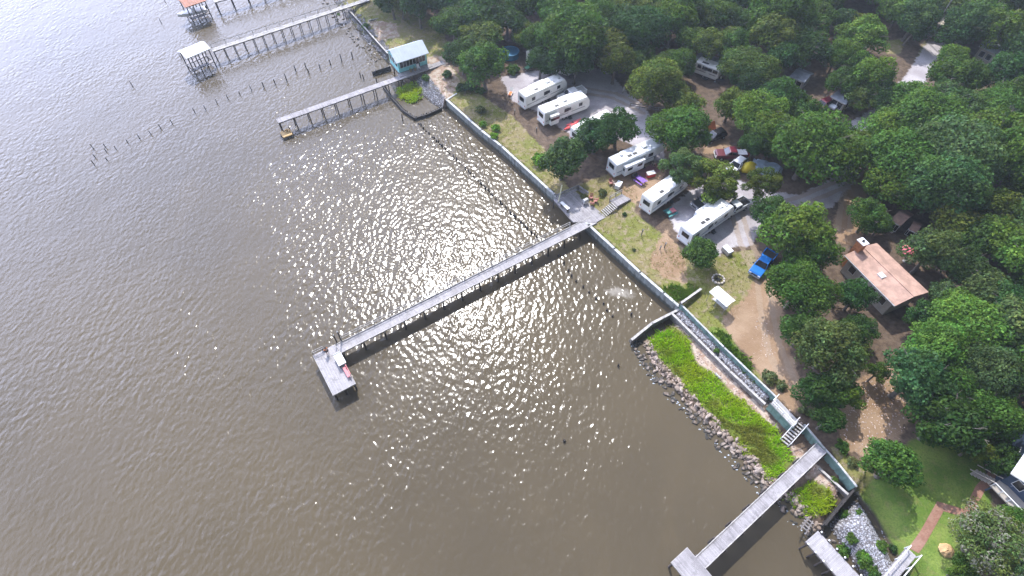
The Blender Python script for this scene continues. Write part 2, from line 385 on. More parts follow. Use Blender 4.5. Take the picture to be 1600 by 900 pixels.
# ------------------------------------------------------------ water
def water_mat():
    m = bpy.data.materials.new('brown_bay_water'); nt, out = nodes(m)
    co = wpos(nt)
    silt = noise(nt, co, 0.018, 5, 0.6)
    c = mix(nt, ramp(nt, silt, 0.32, 0.68), (0.074, 0.060, 0.039), (0.097, 0.077, 0.047))
    plume = noise(nt, co, 0.11, 4, 0.6, stretch=(1.3, 0.6, 1), rot=R(-33))
    c = mix(nt, ramp(nt, plume, 0.52, 0.75, 0, 0.5), c, (0.094, 0.074, 0.045))
    # a small pale cloud of stirred-up sand in the shallows off the seawall corner
    mp = N(nt, 'ShaderNodeMapping', vector_type='TEXTURE'); q0 = at(968, 457); mp.inputs['Location'].default_value = q0; mp.inputs['Rotation'].default_value = (0, 0, R(-12)); mp.inputs['Scale'].default_value = (3.6, 1.5, 1); L(nt, co, mp.inputs[0])
    ln_ = N(nt, 'ShaderNodeVectorMath', operation='LENGTH'); L(nt, mp.outputs[0], ln_.inputs[0])
    pt = math_(nt, 'ADD', ln_.outputs['Value'], math_(nt, 'MULTIPLY', noise(nt, co, 1.2, 4, 0.65), 1.3))
    c = mix(nt, ramp(nt, pt, 1.45, 0.85, 0, 0.8), c, (0.27, 0.245, 0.205))
    # wind sea: long crests lying across the wind, shorter chop, ripples
    big = noise(nt, co, 0.16, 2, 0.5, stretch=(1.0, 0.55, 1), rot=R(-35))
    w1 = noise(nt, co, 0.95, 1, 0.5, stretch=(1.25, 0.75, 1), rot=R(-42))
    w2 = noise(nt, co, 1.8, 0.6, 0.5, stretch=(1.0, 0.75, 1), rot=R(25))
    gust = ramp(nt, noise(nt, co, 0.045, 3, 0.55), 0.32, 0.68, 0.50, 1.22)
    h = math_(nt, 'ADD', math_(nt, 'MULTIPLY', w1, 0.29), math_(nt, 'MULTIPLY', w2, 0.225))
    h = math_(nt, 'ADD', math_(nt, 'MULTIPLY', h, gust), math_(nt, 'MULTIPLY', big, 0.22))
    # light scattered back by the silt below the surface does not follow the ripples; the mirror of the surface does
    nb = bump(nt, h, 1.0, 0.46)
    d = N(nt, 'ShaderNodeBsdfDiffuse'); L(nt, c, d.inputs[0])
    g = N(nt, 'ShaderNodeBsdfGlossy', Roughness=0.165); L(nt, nb, g.inputs['Normal'])
    fr = N(nt, 'ShaderNodeFresnel', IOR=1.333); L(nt, nb, fr.inputs['Normal'])
    ms = N(nt, 'ShaderNodeMixShader'); L(nt, fr.outputs[0], ms.inputs[0]); L(nt, d.outputs[0], ms.inputs[1]); L(nt, g.outputs[0], ms.inputs[2])
    L(nt, ms.outputs[0], out.inputs[0]); return m
wm = MB().add([(-4000, -1500, 0), (4000, -1500, 0), (4000, 6000, 0), (-4000, 6000, 0)], [(0, 1, 2, 3)]).build('water', water_mat())
tag(wm, kind='structure')

# ------------------------------------------------------------ ground
def axis(lo, hi, step, L0, L1, grow=1.18):
    a = list(np.arange(lo, hi+1e-6, step)); s = step; x = a[-1]
    while x < L1: s *= grow; x += s; a.append(x)
    s = step; x = a[0]
    while x > L0: s *= grow; x -= s; a.insert(0, x)
    return np.array(a)
GX = axis(-52, 118, 0.38, -260, 2600); GY = axis(6, 180, 0.38, -600, 2300)
XX, YY = np.meshgrid(GX, GY); PP = np.stack([XX.ravel(), YY.ravel()], 1)
ZZ = heights(PP)
def G(pts, z=2.6): return W(pts, z)
GRAVEL = [G([(782, 122), (830, 112), (905, 104), (950, 112), (975, 140), (1008, 168), (1025, 200), (1040, 250), (1030, 262), (1000, 232), (960, 215), (925, 222), (880, 205), (845, 178), (800, 158)]),
          G([(1040, 330), (1075, 300), (1110, 285), (1150, 280), (1200, 300), (1250, 305), (1300, 280), (1335, 285), (1300, 325), (1230, 330), (1190, 350), (1175, 385), (1150, 385), (1120, 400), (1065, 380), (1050, 350)]),
          G([(1290, 240), (1330, 190), (1362, 172), (1390, 150), (1415, 118), (1432, 92), (1448, 66), (1478, 66), (1462, 95), (1448, 125), (1420, 165), (1385, 195), (1345, 225), (1335, 285), (1300, 300)]),
          G([(1570, 665), (1600, 640), (1640, 640), (1640, 720), (1585, 720)])]
DIRT = [G([(1462, 850), (1490, 846), (1496, 880), (1480, 915), (1462, 890)], 2.3),
        G([(1180, 430), (1215, 440), (1225, 500), (1240, 560), (1262, 620), (1240, 640), (1205, 600), (1170, 550), (1140, 520), (1130, 490), (1165, 465)]),
        G([(1310, 640), (1330, 600), (1400, 560), (1420, 600), (1425, 650), (1400, 690), (1360, 715), (1315, 690)]),
        G([(1300, 350), (1325, 290), (1360, 250), (1345, 390), (1310, 380)]),
        G([(1090, 190), (1140, 200), (1140, 245), (1100, 240)]),
        G([(950, 268), (1000, 255), (1040, 262), (1030, 300), (990, 318), (955, 290)]),
        G([(1020, 390), (1040, 360), (1070, 400), (1075, 440), (1040, 430), (1015, 410)])]
GRASS = [G([(520, -10), (620, -10), (690, 40), (705, 90), (640, 95), (600, 85), (560, 40)]),
         G([(700, 100), (720, 120), (770, 160), (800, 180), (850, 230), (890, 290), (960, 270), (1000, 300), (990, 330), (1040, 370), (1070, 390), (1120, 400), (1175, 390), (1190, 430), (1165, 470), (1130, 500), (1160, 550), (1200, 590), (1190, 610), (1130, 545), (1060, 470), (1000, 420), (920, 345), (865, 300), (780, 220), (700, 150), (670, 130)]),
         G([(1445, 62), (1470, 62), (1448, 90), (1425, 105)]), G([(1380, 65), (1420, 60), (1405, 85), (1385, 85)]),
         G([(1300, 690), (1330, 710), (1372, 740), (1365, 770), (1340, 762), (1310, 715)])]
LAWN = [G([(1352, 772), (1370, 742), (1420, 690), (1470, 680), (1530, 720), (1545, 790), (1530, 850), (1520, 960), (1445, 960), (1418, 890), (1396, 850), (1378, 815), (1362, 790)], 2.1),
        G([(1110, 505), (1135, 510), (1170, 560), (1185, 590), (1140, 555), (1112, 522)])]
SAND = [W([(1050, 500), (1075, 512), (1130, 580), (1200, 645), (1215, 668), (1180, 645), (1120, 595), (1088, 565), (1070, 530), (1045, 510)], 0.8),
        W([(1238, 690), (1285, 735), (1320, 770), (1308, 800), (1290, 765), (1262, 745), (1235, 715)], 0.8), G([(655, 95), (690, 90), (720, 130), (700, 155), (670, 130)], 2), G([(575, 30), (620, 40), (625, 60), (590, 60)], 2)]
STONE = [W([(1053, 489), (1196, 629)], 1.6)+W([(1214, 622), (1063, 476)], 2.5), GRAVELSHORE, BASINSHORE]
MARSH = [W([(1003, 524), (1048, 505), (1075, 527), (1088, 569), (1112, 580), (1147, 615), (1178, 640), (1213, 672), (1243, 718), (1208, 755), (1160, 708), (1120, 662), (1072, 607), (1040, 572), (1013, 542)], 0.7),
         W([(1221, 779), (1267, 751), (1293, 761), (1309, 783), (1304, 797), (1262, 812), (1240, 800)], 0.7), ISLET]
def field(polys, a=-1.5, b=1.5):
    o = np.zeros(len(PP))
    near = (PP[:, 1] > 0) & (PP[:, 1] < 230) & (np.abs(PP[:, 0]) < 240)
    for p in polys: o[near] = np.maximum(o[near], sstep(pdist(PP[near], p), a, b))
    return o
me = bpy.data.meshes.new('ground')
nx, ny = len(GX), len(GY)
idx = np.arange(nx*ny).reshape(ny, nx)
q = np.stack([idx[:-1, :-1], idx[:-1, 1:], idx[1:, 1:], idx[1:, :-1]], -1).reshape(-1, 4)
q = q[(ZZ[q] > -1.4).any(1)]
used, inv = np.unique(q, return_inverse=True); q = inv.reshape(-1, 4)
V3 = np.stack([PP[used, 0], PP[used, 1], ZZ[used]], 1)
def fill_mesh(me, V, Q, smooth=True):
    k = Q.shape[1]
    me.vertices.add(len(V)); me.vertices.foreach_set('co', np.ascontiguousarray(V, np.float32).ravel())
    me.loops.add(Q.size); me.loops.foreach_set('vertex_index', np.ascontiguousarray(Q, np.int32).ravel())
    me.polygons.add(len(Q)); me.polygons.foreach_set('loop_start', np.arange(0, Q.size, k, dtype=np.int32))
    me.polygons.foreach_set('use_smooth', np.full(len(Q), smooth))
    me.update(calc_edges=True)
fill_mesh(me, V3, q)
for nm, polys in (('grass', GRASS), ('gravel', GRAVEL), ('dirt', DIRT), ('lawn', LAWN), ('sand', SAND), ('stone', STONE), ('marsh', MARSH)):
    a = me.attributes.new(nm, 'FLOAT', 'POINT'); a.data.foreach_set('value', field(polys)[used].astype(np.float32))
TRACKS = []
for c_ in ([(1178, 395), (1192, 440), (1198, 490), (1212, 545), (1238, 600)], [(1335, 285), (1322, 320), (1318, 360)], [(1010, 175), (960, 150), (900, 140), (830, 140)], [(1310, 290), (1250, 315), (1190, 330), (1120, 320)], [(1150, 330), (1165, 380), (1185, 430)]):
    w_ = G(c_)
    for s_ in (-0.85, 0.85):
        ln_ = []
        for i_, p_ in enumerate(w_):
            d_ = (w_[min(i_+1, len(w_)-1)]-w_[max(i_-1, 0)]).normalized(); ln_.append(p_+Vector((-d_.y, d_.x))*s_)
        TRACKS.append(ln_)
rut = np.zeros(len(PP)); near_ = (PP[:, 1] > 0) & (PP[:, 1] < 230) & (np.abs(PP[:, 0]) < 150)
for ln_ in TRACKS: rut[near_] = np.maximum(rut[near_], 1-sstep(ldist(PP[near_], ln_), 0.1, 0.75))
a = me.attributes.new('rut', 'FLOAT', 'POINT'); a.data.foreach_set('value', rut[used].astype(np.float32))
def ground_mat():
    m = bpy.data.materials.new('earth_and_grass'); nt, out = nodes(m); co = wpos(nt)
    n1 = noise(nt, co, 0.22, 5, 0.62); n2 = noise(nt, co, 1.1, 5, 0.65); n3 = noise(nt, co, 5.5, 3, 0.6)
    vor = N(nt, 'ShaderNodeTexVoronoi', Scale=3.2); L(nt, co, vor.inputs['Vector'])
    vor2 = N(nt, 'ShaderNodeTexVoronoi', Scale=5.5); L(nt, co, vor2.inputs['Vector'])
    def mask(name, amt=0.8, nn=None):
        a = N(nt, 'ShaderNodeAttribute', attribute_name=name).outputs['Fac']
        jit = math_(nt, 'MULTIPLY', math_(nt, 'SUBTRACT', nn or n2, 0.5), amt)
        return ramp(nt, math_(nt, 'ADD', a, jit), 0.38, 0.62)
    c = mix(nt, ramp(nt, n2, 0.3, 0.7), (0.070, 0.048, 0.034), (0.145, 0.105, 0.072))      # leaf litter under the trees
    g = mix(nt, ramp(nt, n1, 0.36, 0.60), (0.225, 0.185, 0.085), (0.155, 0.165, 0.035))    # dry grass
    g = mix(nt, ramp(nt, n2, 0.48, 0.66), g, (0.275, 0.215, 0.145))
    g = mix(nt, ramp(nt, n3, 0.45, 0.7, 0, 0.5), g, (0.10, 0.10, 0.035))
    c = mix(nt, mask('grass', 0.7), c, g)
    d = mix(nt, ramp(nt, n1, 0.35, 0.65), (0.232, 0.150, 0.086), (0.310, 0.216, 0.137))
    d = mix(nt, math_(nt, 'MULTIPLY', ramp(nt, vor2.outputs['Distance'], 0.30, 0.12), ramp(nt, n2, 0.5, 0.65)), d, (0.50, 0.41, 0.35))
    c = mix(nt, mask('dirt', 1.0), c, d)
    gr = mix(nt, ramp(nt, n1, 0.32, 0.66), (0.315, 0.285, 0.295), (0.46, 0.43, 0.44))
    gr = mix(nt, ramp(nt, n3, 0.45, 0.75, 0, 0.55), gr, (0.22, 0.205, 0.20))
    c = mix(nt, mask('gravel', 0.9), c, gr)
    c = mix(nt, math_(nt, 'MULTIPLY', mask('rut', 1.3), 0.30), c, mix(nt, n3, (0.34, 0.262, 0.185), (0.24, 0.178, 0.12)))
    lw = mix(nt, ramp(nt, n1, 0.38, 0.62), (0.090, 0.150, 0.022), (0.165, 0.215, 0.042))
    lw = mix(nt, ramp(nt, n2, 0.48, 0.70, 0, 0.7), lw, (0.17, 0.165, 0.055))
    c = mix(nt, math_(nt, 'MULTIPLY', mask('rut', 1.3), 0.30), c, mix(nt, n3, (0.34, 0.262, 0.185), (0.24, 0.178, 0.12)))
    lw = mix(nt, ramp(nt, n3, 0.4, 0.7, 0, 0.4), lw, (0.036, 0.080, 0.014))
    c = mix(nt, mask('lawn', 0.5), c, lw)
    sd = mix(nt, ramp(nt, n2, 0.4, 0.6), (0.28, 0.19, 0.135), (0.42, 0.35, 0.28))
    c = mix(nt, mask('sand', 0.8), c, sd)
    st = mix(nt, ramp(nt, vor.outputs['Distance'], 0.15, 0.55), (0.42, 0.42, 0.44), (0.12, 0.11, 0.11))
    c = mix(nt, mask('stone', 0.7), c, st)
    ms = mix(nt, n2, (0.10, 0.15, 0.02), (0.15, 0.17, 0.03))
    c = mix(nt, mask('marsh', 0.4), c, ms)
    z = N(nt, 'ShaderNodeSeparateXYZ'); L(nt, co, z.inputs[0])
    c = mix(nt, ramp(nt, math_(nt, 'ADD', z.outputs[2], math_(nt, 'MULTIPLY', n2, 0.3)), 0.55, 0.18), c, (0.060, 0.048, 0.036))  # wet at the waterline
    b = N(nt, 'ShaderNodeBsdfPrincipled', Roughness=0.92); b.inputs['Specular IOR Level'].default_value = 0.2
    L(nt, c, b.inputs['Base Color'])
    hh = math_(nt, 'ADD', math_(nt, 'MULTIPLY', n2, 0.6), math_(nt, 'MULTIPLY', n3, 0.3))
    L(nt, bump(nt, hh, 0.9, 0.16), b.inputs['Normal']); L(nt, b.outputs[0], out.inputs[0]); return m
me.materials.append(ground_mat())
ground = bpy.data.objects.new('ground', me); C.objects.link(ground); tag(ground, kind='structure')
# ------------------------------------------------------------ walls along the shore
def wall_run(name, label, pts, zbot, ztop, body, thick, capw, panel, post=None):
    o = thing(name, label, 'seawall', (pts[0].x, pts[0].y, 0))
    b = MB(); cp = MB(); ps = MB()
    for p, q in zip(pts[:-1], pts[1:]):
        d = (q-p); n = d.normalized(); nrm = Vector((n.y, -n.x))      # points inland or seaward, see side
        steps = max(1, int(d.length/panel)); 
        for k in range(steps):
            a = p+d*(k/steps); c = p+d*((k+1)/steps)
            off = 0.05 if k % 2 else 0.0                               # sheet-pile corrugation
            for sgn in (1,):
                m0 = (a+c)/2-nrm*off*1.0
                b.box((m0.x, m0.y, (zbot+ztop)/2), ((c-a).length-0.004, thick, ztop-zbot), math.atan2(d.y, d.x))
        m0 = (p+q)/2
        cp.box((m0.x, m0.y, ztop+0.06), (d.length+capw*0.6, capw, 0.12), math.atan2(d.y, d.x))
        if post:
            for k in range(int(d.length/post)):
                a = p+n*(k+0.5)*post
                ps.box((a.x-nrm.x*(thick/2+0.08), a.y-nrm.y*(thick/2+0.08), (zbot+ztop)/2-0.1), (0.14, 0.14, ztop-zbot), math.atan2(d.y, d.x))
    b.build('sheet_piling', body, o, world=True); cp.build('cap', M_CAP, o, world=True)
    if post: ps.build('brace_posts', M_BEAM, o, world=True).name = 'waler'
    return o
wall_run('seawall', 'long pale grey seawall curving along the grass strip past the large pier', SEAWALL, -1.5, ZW, M_WALLG, 0.30, 0.42, 0.45)
wall_run('seawall', 'teal sheet pile seawall beside the strip of grey gravel and the dirt track', TEAL_A, -0.5, ZT, M_TEAL, 0.26, 0.22, 0.6)
wall_run('seawall', 'teal sheet pile seawall running from the white stairs past the narrow pier', TEAL_B, -0.5, ZT, M_TEAL, 0.26, 0.22, 0.6)
pl = W([(1204, 630), (1240, 668)], 2.3)
wall_run('seawall', 'teal wall face set forward under the small railed landing', [pl[0], pl[1]], -0.3, 2.28, M_TEAL, 0.22, 0.2, 0.6)
wall_run('seawall', 'short pale wing wall turned inland at the far end of the seawall', W([(699, 155.5), (713, 147)], ZW), 0.2, ZW+0.004, M_WALLG, 0.26, 0.36, 0.5)

def timber_wall(name, label, pts, z0, z1, m, w=0.22, cap=None, cat='wall', posts=1.6):
    o = thing(name, label, cat, (pts[0].x, pts[0].y, 0))
    b = MB(); c = MB(); s = MB()
    for p, q in zip(pts[:-1], pts[1:]):
        d = q-p; m0 = (p+q)/2; an = math.atan2(d.y, d.x); n = d.normalized()
        for k in range(3):
            zz = z0+(z1-z0)*(k+0.5)/3
            b.box((m0.x, m0.y, zz), (d.length, w*0.55, (z1-z0)/3-0.015), an)
        if cap: c.box((m0.x, m0.y, z1+0.05), (d.length+0.1, w*1.5, 0.1), an)
        k = 0.0
        while k <= d.length:
            a = p+n*k; MB().tube((a.x-n.y*w*0.6, a.y+n.x*w*0.6, z0-0.4), (a.x-n.y*w*0.6, a.y+n.x*w*0.6, z1+random.uniform(-0.05, 0.22)), 0.09, 0.08, 7).build('post', m, o, world=True); k += posts
    b.build('board_face', m, o, world=True)
    if cap: c.build('cap_board', cap, o, world=True)
    return o
timber_wall('breakwater', 'pale bent timber breakwater reaching from the seawall corner to the rock pile', W([(1064, 482), (1019, 505), (987, 531)], 1.3), -0.6, 1.3, M_BEAM, 0.24, M_PALEWOOD, 'breakwater')
timber_wall('retaining_wall', 'low weathered timber wall between the pink sand and the gravel strip', W([(1050, 490), (1090, 530), (1140, 580), (1195, 631)], 1.6), 0.2, 1.6, M_BEAM, 0.22, M_PALEWOOD)
timber_wall('retaining_wall', 'low timber wall beside the sand below the narrow pier', W([(1280, 732), (1325, 773)], 1.0), 0.2, 1.0, M_BEAM, 0.2, M_PALEWOOD)
timber_wall('retaining_wall', 'weathered boards edging the green shrub patch behind the seawall', W([(1064, 474), (1095, 452)], 2.7), 2.0, 2.75, M_BEAM, 0.22, M_PALEWOOD)
timber_wall('breakwater', 'black V-shaped timber breakwater round the small muddy basin', W([(598, 134), (612, 152), (630, 172), (648, 184), (668, 178), (690, 168)], 0.6), -0.9, 0.6, M_CREOSOTE, 0.45, None, 'breakwater', 0.5)
timber_wall('retaining_wall', 'dark timber bulkhead holding the far grassy bank above the rocks', W([(543, 14), (560, 32), (580, 55), (606, 84)], 1.7), -0.2, 1.75, M_CREOSOTE, 0.2, M_PALEWOOD)
timber_wall('breakwater', 'short dark timber groyne beside the blue house', W([(582, 112), (610, 103)], 0.9), -0.8, 0.9, M_CREOSOTE, 0.3, None, 'breakwater', 0.8)
timber_wall('retaining_wall', 'dark timber cross wall dividing the sand from the grey stones', W([(1337, 762), (1315, 788), (1289, 820)], 1.7), -0.2, 1.7, M_CREOSOTE, 0.15, M_CREOSOTE, 'wall', 1.2)

# ------------------------------------------------------------ piers
def span(p, q):
    d = q-p; return d.length, math.atan2(d.y, d.x)
def planks(L0, L1, y0, y1, z, along=True, wdt=0.15, seed=1):
    """deck boards laid across (along=True: boards step along x)"""
    b = MB(); r = random.Random(seed); x = L0
    while x < L1-0.02:
        x2 = min(x+wdt-0.012, L1); j = r.uniform(-0.03, 0.03)
        b.box(((x+x2)/2, (y0+y1)/2+j, z-0.02+r.uniform(-0.004, 0.004)), (x2-x, y1-y0, 0.04)); x += wdt
    return b
def pier_base(name, label, p, q, width, z, deckmat, bent=3.0, pile_r=0.12, pile_top=None, zbot=-1.2, seed=1, cross=True, edge=None):
    ln, an = span(p, q)
    o = thing(name, label, 'pier', (p.x, p.y, 0), an)
    planks(0, ln, -width/2, width/2, z, seed=seed).build('deck', deckmat, o)
    for s in (-1, 1):
        MB().box((ln/2, s*(width/2-0.12), z-0.16), (ln, 0.09, 0.22)).build('stringer', M_BEAM, o)
        if edge: MB().box((ln/2, s*(width/2-0.05), z+0.045), (ln, 0.1, 0.08)).build('curb', edge, o)
    n = max(2, int(ln/bent)+1)
    for k in range(n):
        x = 0.25+(ln-0.5)*k/(n-1); tops = pile_top if pile_top else z-0.05
        for s in (-1, 1):
            MB().tube((x, s*(width/2+pile_r*0.4), zbot), (x+random.uniform(-.05, .05), s*(width/2+pile_r*0.4), tops), pile_r*1.1, pile_r, 8).build('pile', M_PILE, o, smooth=False)
        if cross:
            b = MB(); b.beam((x, -width/2, z-0.33), (x, width/2, z-0.33), 0.1, 0.16)
            b.build('crossbeam', M_BEAM, o)
    return o, ln
def railing(o, x0, x1, y, z, h=1.0, step=2.4, m=M_BEAM, rails=(1.0, 0.55), thick=0.09):
    n = max(1, round((x1-x0)/step))
    for k in range(n+1):
        x = x0+(x1-x0)*k/n
        MB().box((x, y, z+h/2-0.1), (thick, thick, h+0.2)).build('rail_post', m, o)
    for f in rails:
        MB().box(((x0+x1)/2, y+0.07, z+h*f), (x1-x0, 0.05, 0.12)).build('rail', m, o)

# the large pier
ZP = 1.95
mp0, mp1 = at(528.3, 545.4, ZP).xy, at(927.5, 343.6, ZP).xy
wid = (at(524.3, 539.3, ZP)-at(531.7, 551.3, ZP)).length
pier, LN = pier_base('long_pier', 'long grey wooden pier with one railing and a square end platform in the sun glitter', mp0, mp1, 1.75, ZP, M_DECK, 3.1, 0.14, seed=3, edge=M_PALEWOOD)
railing(pier, 1.0, LN-4.2, 0.95, ZP, 1.0, 2.5, M_PALEWOOD)
A, B_, D_ = at(489.2, 555.5, ZP).xy, at(520.3, 617.8, ZP).xy, at(555.8, 599.5, ZP).xy
inv = frame_of(pier).inverted()
a3, b3, d3 = (inv @ Vector((p.x, p.y, 0)) for p in (A, B_, D_))
px0, px1, py0, py1 = (a3.x+b3.x)/2, d3.x, b3.y, max(a3.y, 0.9)
planks(px0, px1, py0, py1, ZP-0.004, seed=9).build('end_platform', M_DECK, pier)
fr = MB()
for yy in (py0, py1): fr.box(((px0+px1)/2, yy, ZP-0.13), (px1-px0, 0.08, 0.24))
for xx in (px0, px1): fr.box((xx, (py0+py1)/2, ZP-0.13), (0.08, py1-py0+0.08, 0.242))
fr.build('platform_frame', M_PALEWOOD, pier)
for xx in (px0+0.2, (px0+px1)/2, px1-0.2):
    for yy in (py0+0.25, (py0*2+py1)/3, (py0+2*py1)/3, py1-0.25):
        MB().tube((xx, yy, -1.2), (xx, yy, ZP-0.06), 0.15, 0.13, 8).build('pile', M_PILE, pier)
for (x0, x1) in ((px0+0.15, px1),):
    railing(pier, px0+0.1, px0+1.6, py1-0.06, ZP, 0.95, 1.5, M_PALEWOOD)
def pw(x, y, z=0): return frame_of(pier) @ Vector((x, y, z))
# two tall posts standing beside the platform
for (x, y, hgt) in ((0.25, 1.15, 1.9), (0.9, 1.05, 2.3)):
    p = pw(x, y); t = thing('mooring_post', 'dark mooring post beside the pier platform, %s' % ('the shorter of two' if hgt < 2 else 'the taller of two'), 'post', (p.x, p.y, 0))
    MB().tube((0, 0, -1.2), (0.03, 0.02, ZP+hgt), 0.11, 0.09, 8).build('shaft', M_PILE, t)
    MB().tube((0.03, 0.02, ZP+hgt), (0.03, 0.02, ZP+hgt+0.14), 0.11, 0.02, 8).build('cap', M_WHITE, t)
# fish-cleaning table with white top
def bench_table(x, y, lx, ly, name, label, top, legm):
    p = pw(x, y, ZP); t = thing(name, label, 'table', p, PIER)
    MB().box((0, 0, 0.86), (lx, ly, 0.06)).build('table_top', top, t, bevel=0.015)
    MB().box((0, ly/2-0.03, 0.95), (lx, 0.04, 0.12)).build('splash_board', top, t)
    for sx in (-1, 1):
        for sy in (-1, 1): MB().box((sx*(lx/2-0.1), sy*(ly/2-0.1), 0.415), (0.09, 0.09, 0.83)).build('leg', legm, t)
    MB().box((0, 0, 0.3), (lx-0.2, ly-0.2, 0.03)).build('shelf', legm, t)
    return t
def pixel_in_pier(px, py, z):
    return frame_of(pier).inverted() @ at(px, py, z)
q = pixel_in_pier(530.5, 560.5, ZP+0.9)
bench_table(q.x, q.y, 1.05, 2.0, 'cleaning_table', 'white-topped table on the end platform of the large pier', M_WHITE, M_BEAM)
q = pixel_in_pier(541.5, 580.5, ZP+0.5)
t = thing('bench', 'coral red slatted bench on the edge of the pier end platform', 'bench', pw(q.x, q.y, ZP), PIER-R(90))
MB().box((0, -0.14, 0.45), (1.7, 0.17, 0.05)).box((0, 0.05, 0.45), (1.7, 0.17, 0.05)).build('seat', M_CORAL, t)
MB().box((0, 0.26, 0.66), (1.7, 0.05, 0.14)).box((0, 0.29, 0.85), (1.7, 0.05, 0.14)).build('backrest', M_CORAL, t)
for s in (-0.7, 0.7):
    MB().box((s, -0.12, 0.21), (0.08, 0.08, 0.42)).box((s, 0.24, 0.45), (0.08, 0.07, 0.9)).build('leg', M_RED, t)

# land deck of the large pier
deck_pts = [(865.5, 312), (880, 305), (903, 295.5), (919, 306.5), (936, 326), (948, 338.5), (932, 347), (896, 347)]
dk = thing('boat_deck', 'broad grey timber deck with corner bench where the large pier meets the seawall', 'deck', (mp1.x, mp1.y, 0), PIER)
FR[dk.name] = Matrix.Translation((mp1.x, mp1.y, 0)) @ Matrix.Rotation(PIER, 4, 'Z')
poly = [frame_of(dk).inverted() @ at(x, y, ZP+0.05) for x, y in deck_pts]
# boards clipped to the outline
def clip_boards(poly, z, wdt=0.15, seed=2):
    b = MB(); r = random.Random(seed); xs = [p.x for p in poly]; x = min(xs)
    while x < max(xs):
        xm = x+wdt/2; ys = []
        n = len(poly)
        for i in range(n):
            a, c = poly[i], poly[(i+1) % n]
            if (a.x > xm) != (c.x > xm): ys.append(a.y+(xm-a.x)/(c.x-a.x)*(c.y-a.y))
        ys.sort()
        for i in range(0, len(ys)-1, 2):
            if ys[i+1]-ys[i] > 0.1: b.box((xm, (ys[i]+ys[i+1])/2, z-0.02+r.uniform(-.004, .004)), (wdt-0.012, ys[i+1]-ys[i], 0.04))
        x += wdt
    return b
clip_boards(poly, ZP+0.05).build('deck', M_DECKN, dk)
fr = MB()
for p, q_ in zip(poly, poly[1:]+poly[:1]): fr.beam((p.x, p.y, ZP-0.12), (q_.x, q_.y, ZP-0.12), 0.08, 0.24)
fr.build('fascia', M_BEAM, dk)
for p in poly:
    MB().tube((p.x, p.y, -1.0), (p.x, p.y, ZP-0.02), 0.12, 0.12, 8).build('post', M_PILE, dk)
bn = MB(); bk = MB()
for i in (0, 1, 2):
    p, q_ = Vector((poly[i].x, poly[i].y, 0)), Vector((poly[i+1].x, poly[i+1].y, 0)); d = (q_-p).normalized(); n = Vector((d.y, -d.x, 0))
    if i == 0: p = p+d*0.3
    e = 0.22
    bn.beam(p+n*0.32+Vector((0, 0, ZP+0.5)), q_+n*0.32+Vector((0, 0, ZP+0.5)), 0.52, 0.05)
    for zz in (0.66, 0.81, 0.96): bk.beam(p+Vector((0, 0, ZP+zz)), q_+Vector((0, 0, ZP+zz)), 0.05, 0.14)
    k = 0.2
    while k < (q_-p).length:
        c = p+d*k; MB().box((c.x, c.y, ZP+0.55), (0.09, 0.09, 1.0)).build('bench_post', M_BEAM, dk); MB().box((c.x+n.x*0.42, c.y+n.y*0.42, ZP+0.27), (0.08, 0.08, 0.45)).build('bench_leg', M_BEAM, dk); k += 1.3
bn.build('bench_seat', M_DECKN, dk); bk.build('bench_back', M_DECKN, dk)
for (x, y, z0) in ((LN, 0, 0),):
    pass
# white board table, leaning pole, chairs on that deck
def deck_loc(px, py, z=ZP+0.05): return at(px, py, z)
p = deck_loc(882, 327)
t = thing('fish_table', 'white-topped rail table at the water edge of the timber deck', 'table', p, PIER-R(88))
MB().box((0, 0, 0.92), (2.0, 0.55, 0.05)).build('table_top', M_WHITE, t, bevel=0.01)
for s in (-0.85, 0.85): MB().box((s, 0, 0.45), (0.09, 0.4, 0.9)).build('leg', M_BEAM, t)
MB().box((0, 0, 0.35), (1.7, 0.08, 0.1)).build('stretcher', M_BEAM, t)
p = deck_loc(872.5, 316)
t = thing('leaning_pole', 'tall yellowish pole leaning at the seaward corner of the timber deck', 'pole', p)
MB().tube((0, 0, 0), (0.45, 0.9, 3.1), 0.09, 0.08, 8).build('shaft', mat('yellow_white_paint', (0.75, 0.72, 0.5), 0.5, 0.15, 2), t)
MB().box((0, 0, 0.1), (0.3, 0.3, 0.2)).build('foot', M_PALEWOOD, t)
def chair(px, py, rz, m, label, z=None, group=None):
    p = deck_loc(px, py) if z is None else on(px, py)
    t = thing('garden_chair', label, 'chair', p, rz, group)
    MB().box((0, 0, 0.40), (0.55, 0.52, 0.05)).build('seat', m, t)
    b = MB()
    for k in range(5): b.beam((-0.22+k*0.11, 0.24, 0.40), (-0.24+k*0.12, 0.46, 1.02), 0.085, 0.025)
    b.build('backrest', m, t)
    for s in (-1, 1):
        MB().box((s*0.29, -0.02, 0.62), (0.1, 0.62, 0.03)).build('armrest', m, t)
        MB().box((s*0.27, -0.22, 0.30), (0.06, 0.06, 0.60)).build('leg', m, t)
        MB().beam((s*0.25, 0.2, 0.45), (s*0.25, 0.34, 0.0), 0.06, 0.06).build('leg', m, t)
    return t
chair(923, 311, R(-20), M_CHAIRRED, 'faded red chair by the grey grill on the timber deck')
chair(930, 316, R(-100), M_CHAIRRED, 'faded red chair at the inland edge of the timber deck, nearest the steps')
chair(925, 320, R(170), M_CHAIRRED, 'faded red chair set out towards the middle of the timber deck')
p = deck_loc(914.5, 318)
t = thing('grill', 'grey covered grill standing on the timber deck beside red chairs', 'grill', p, PIER)
MB().box((0, 0, 0.6), (0.95, 0.6, 0.35)).build('body', M_PLASTICG, t, bevel=0.04)
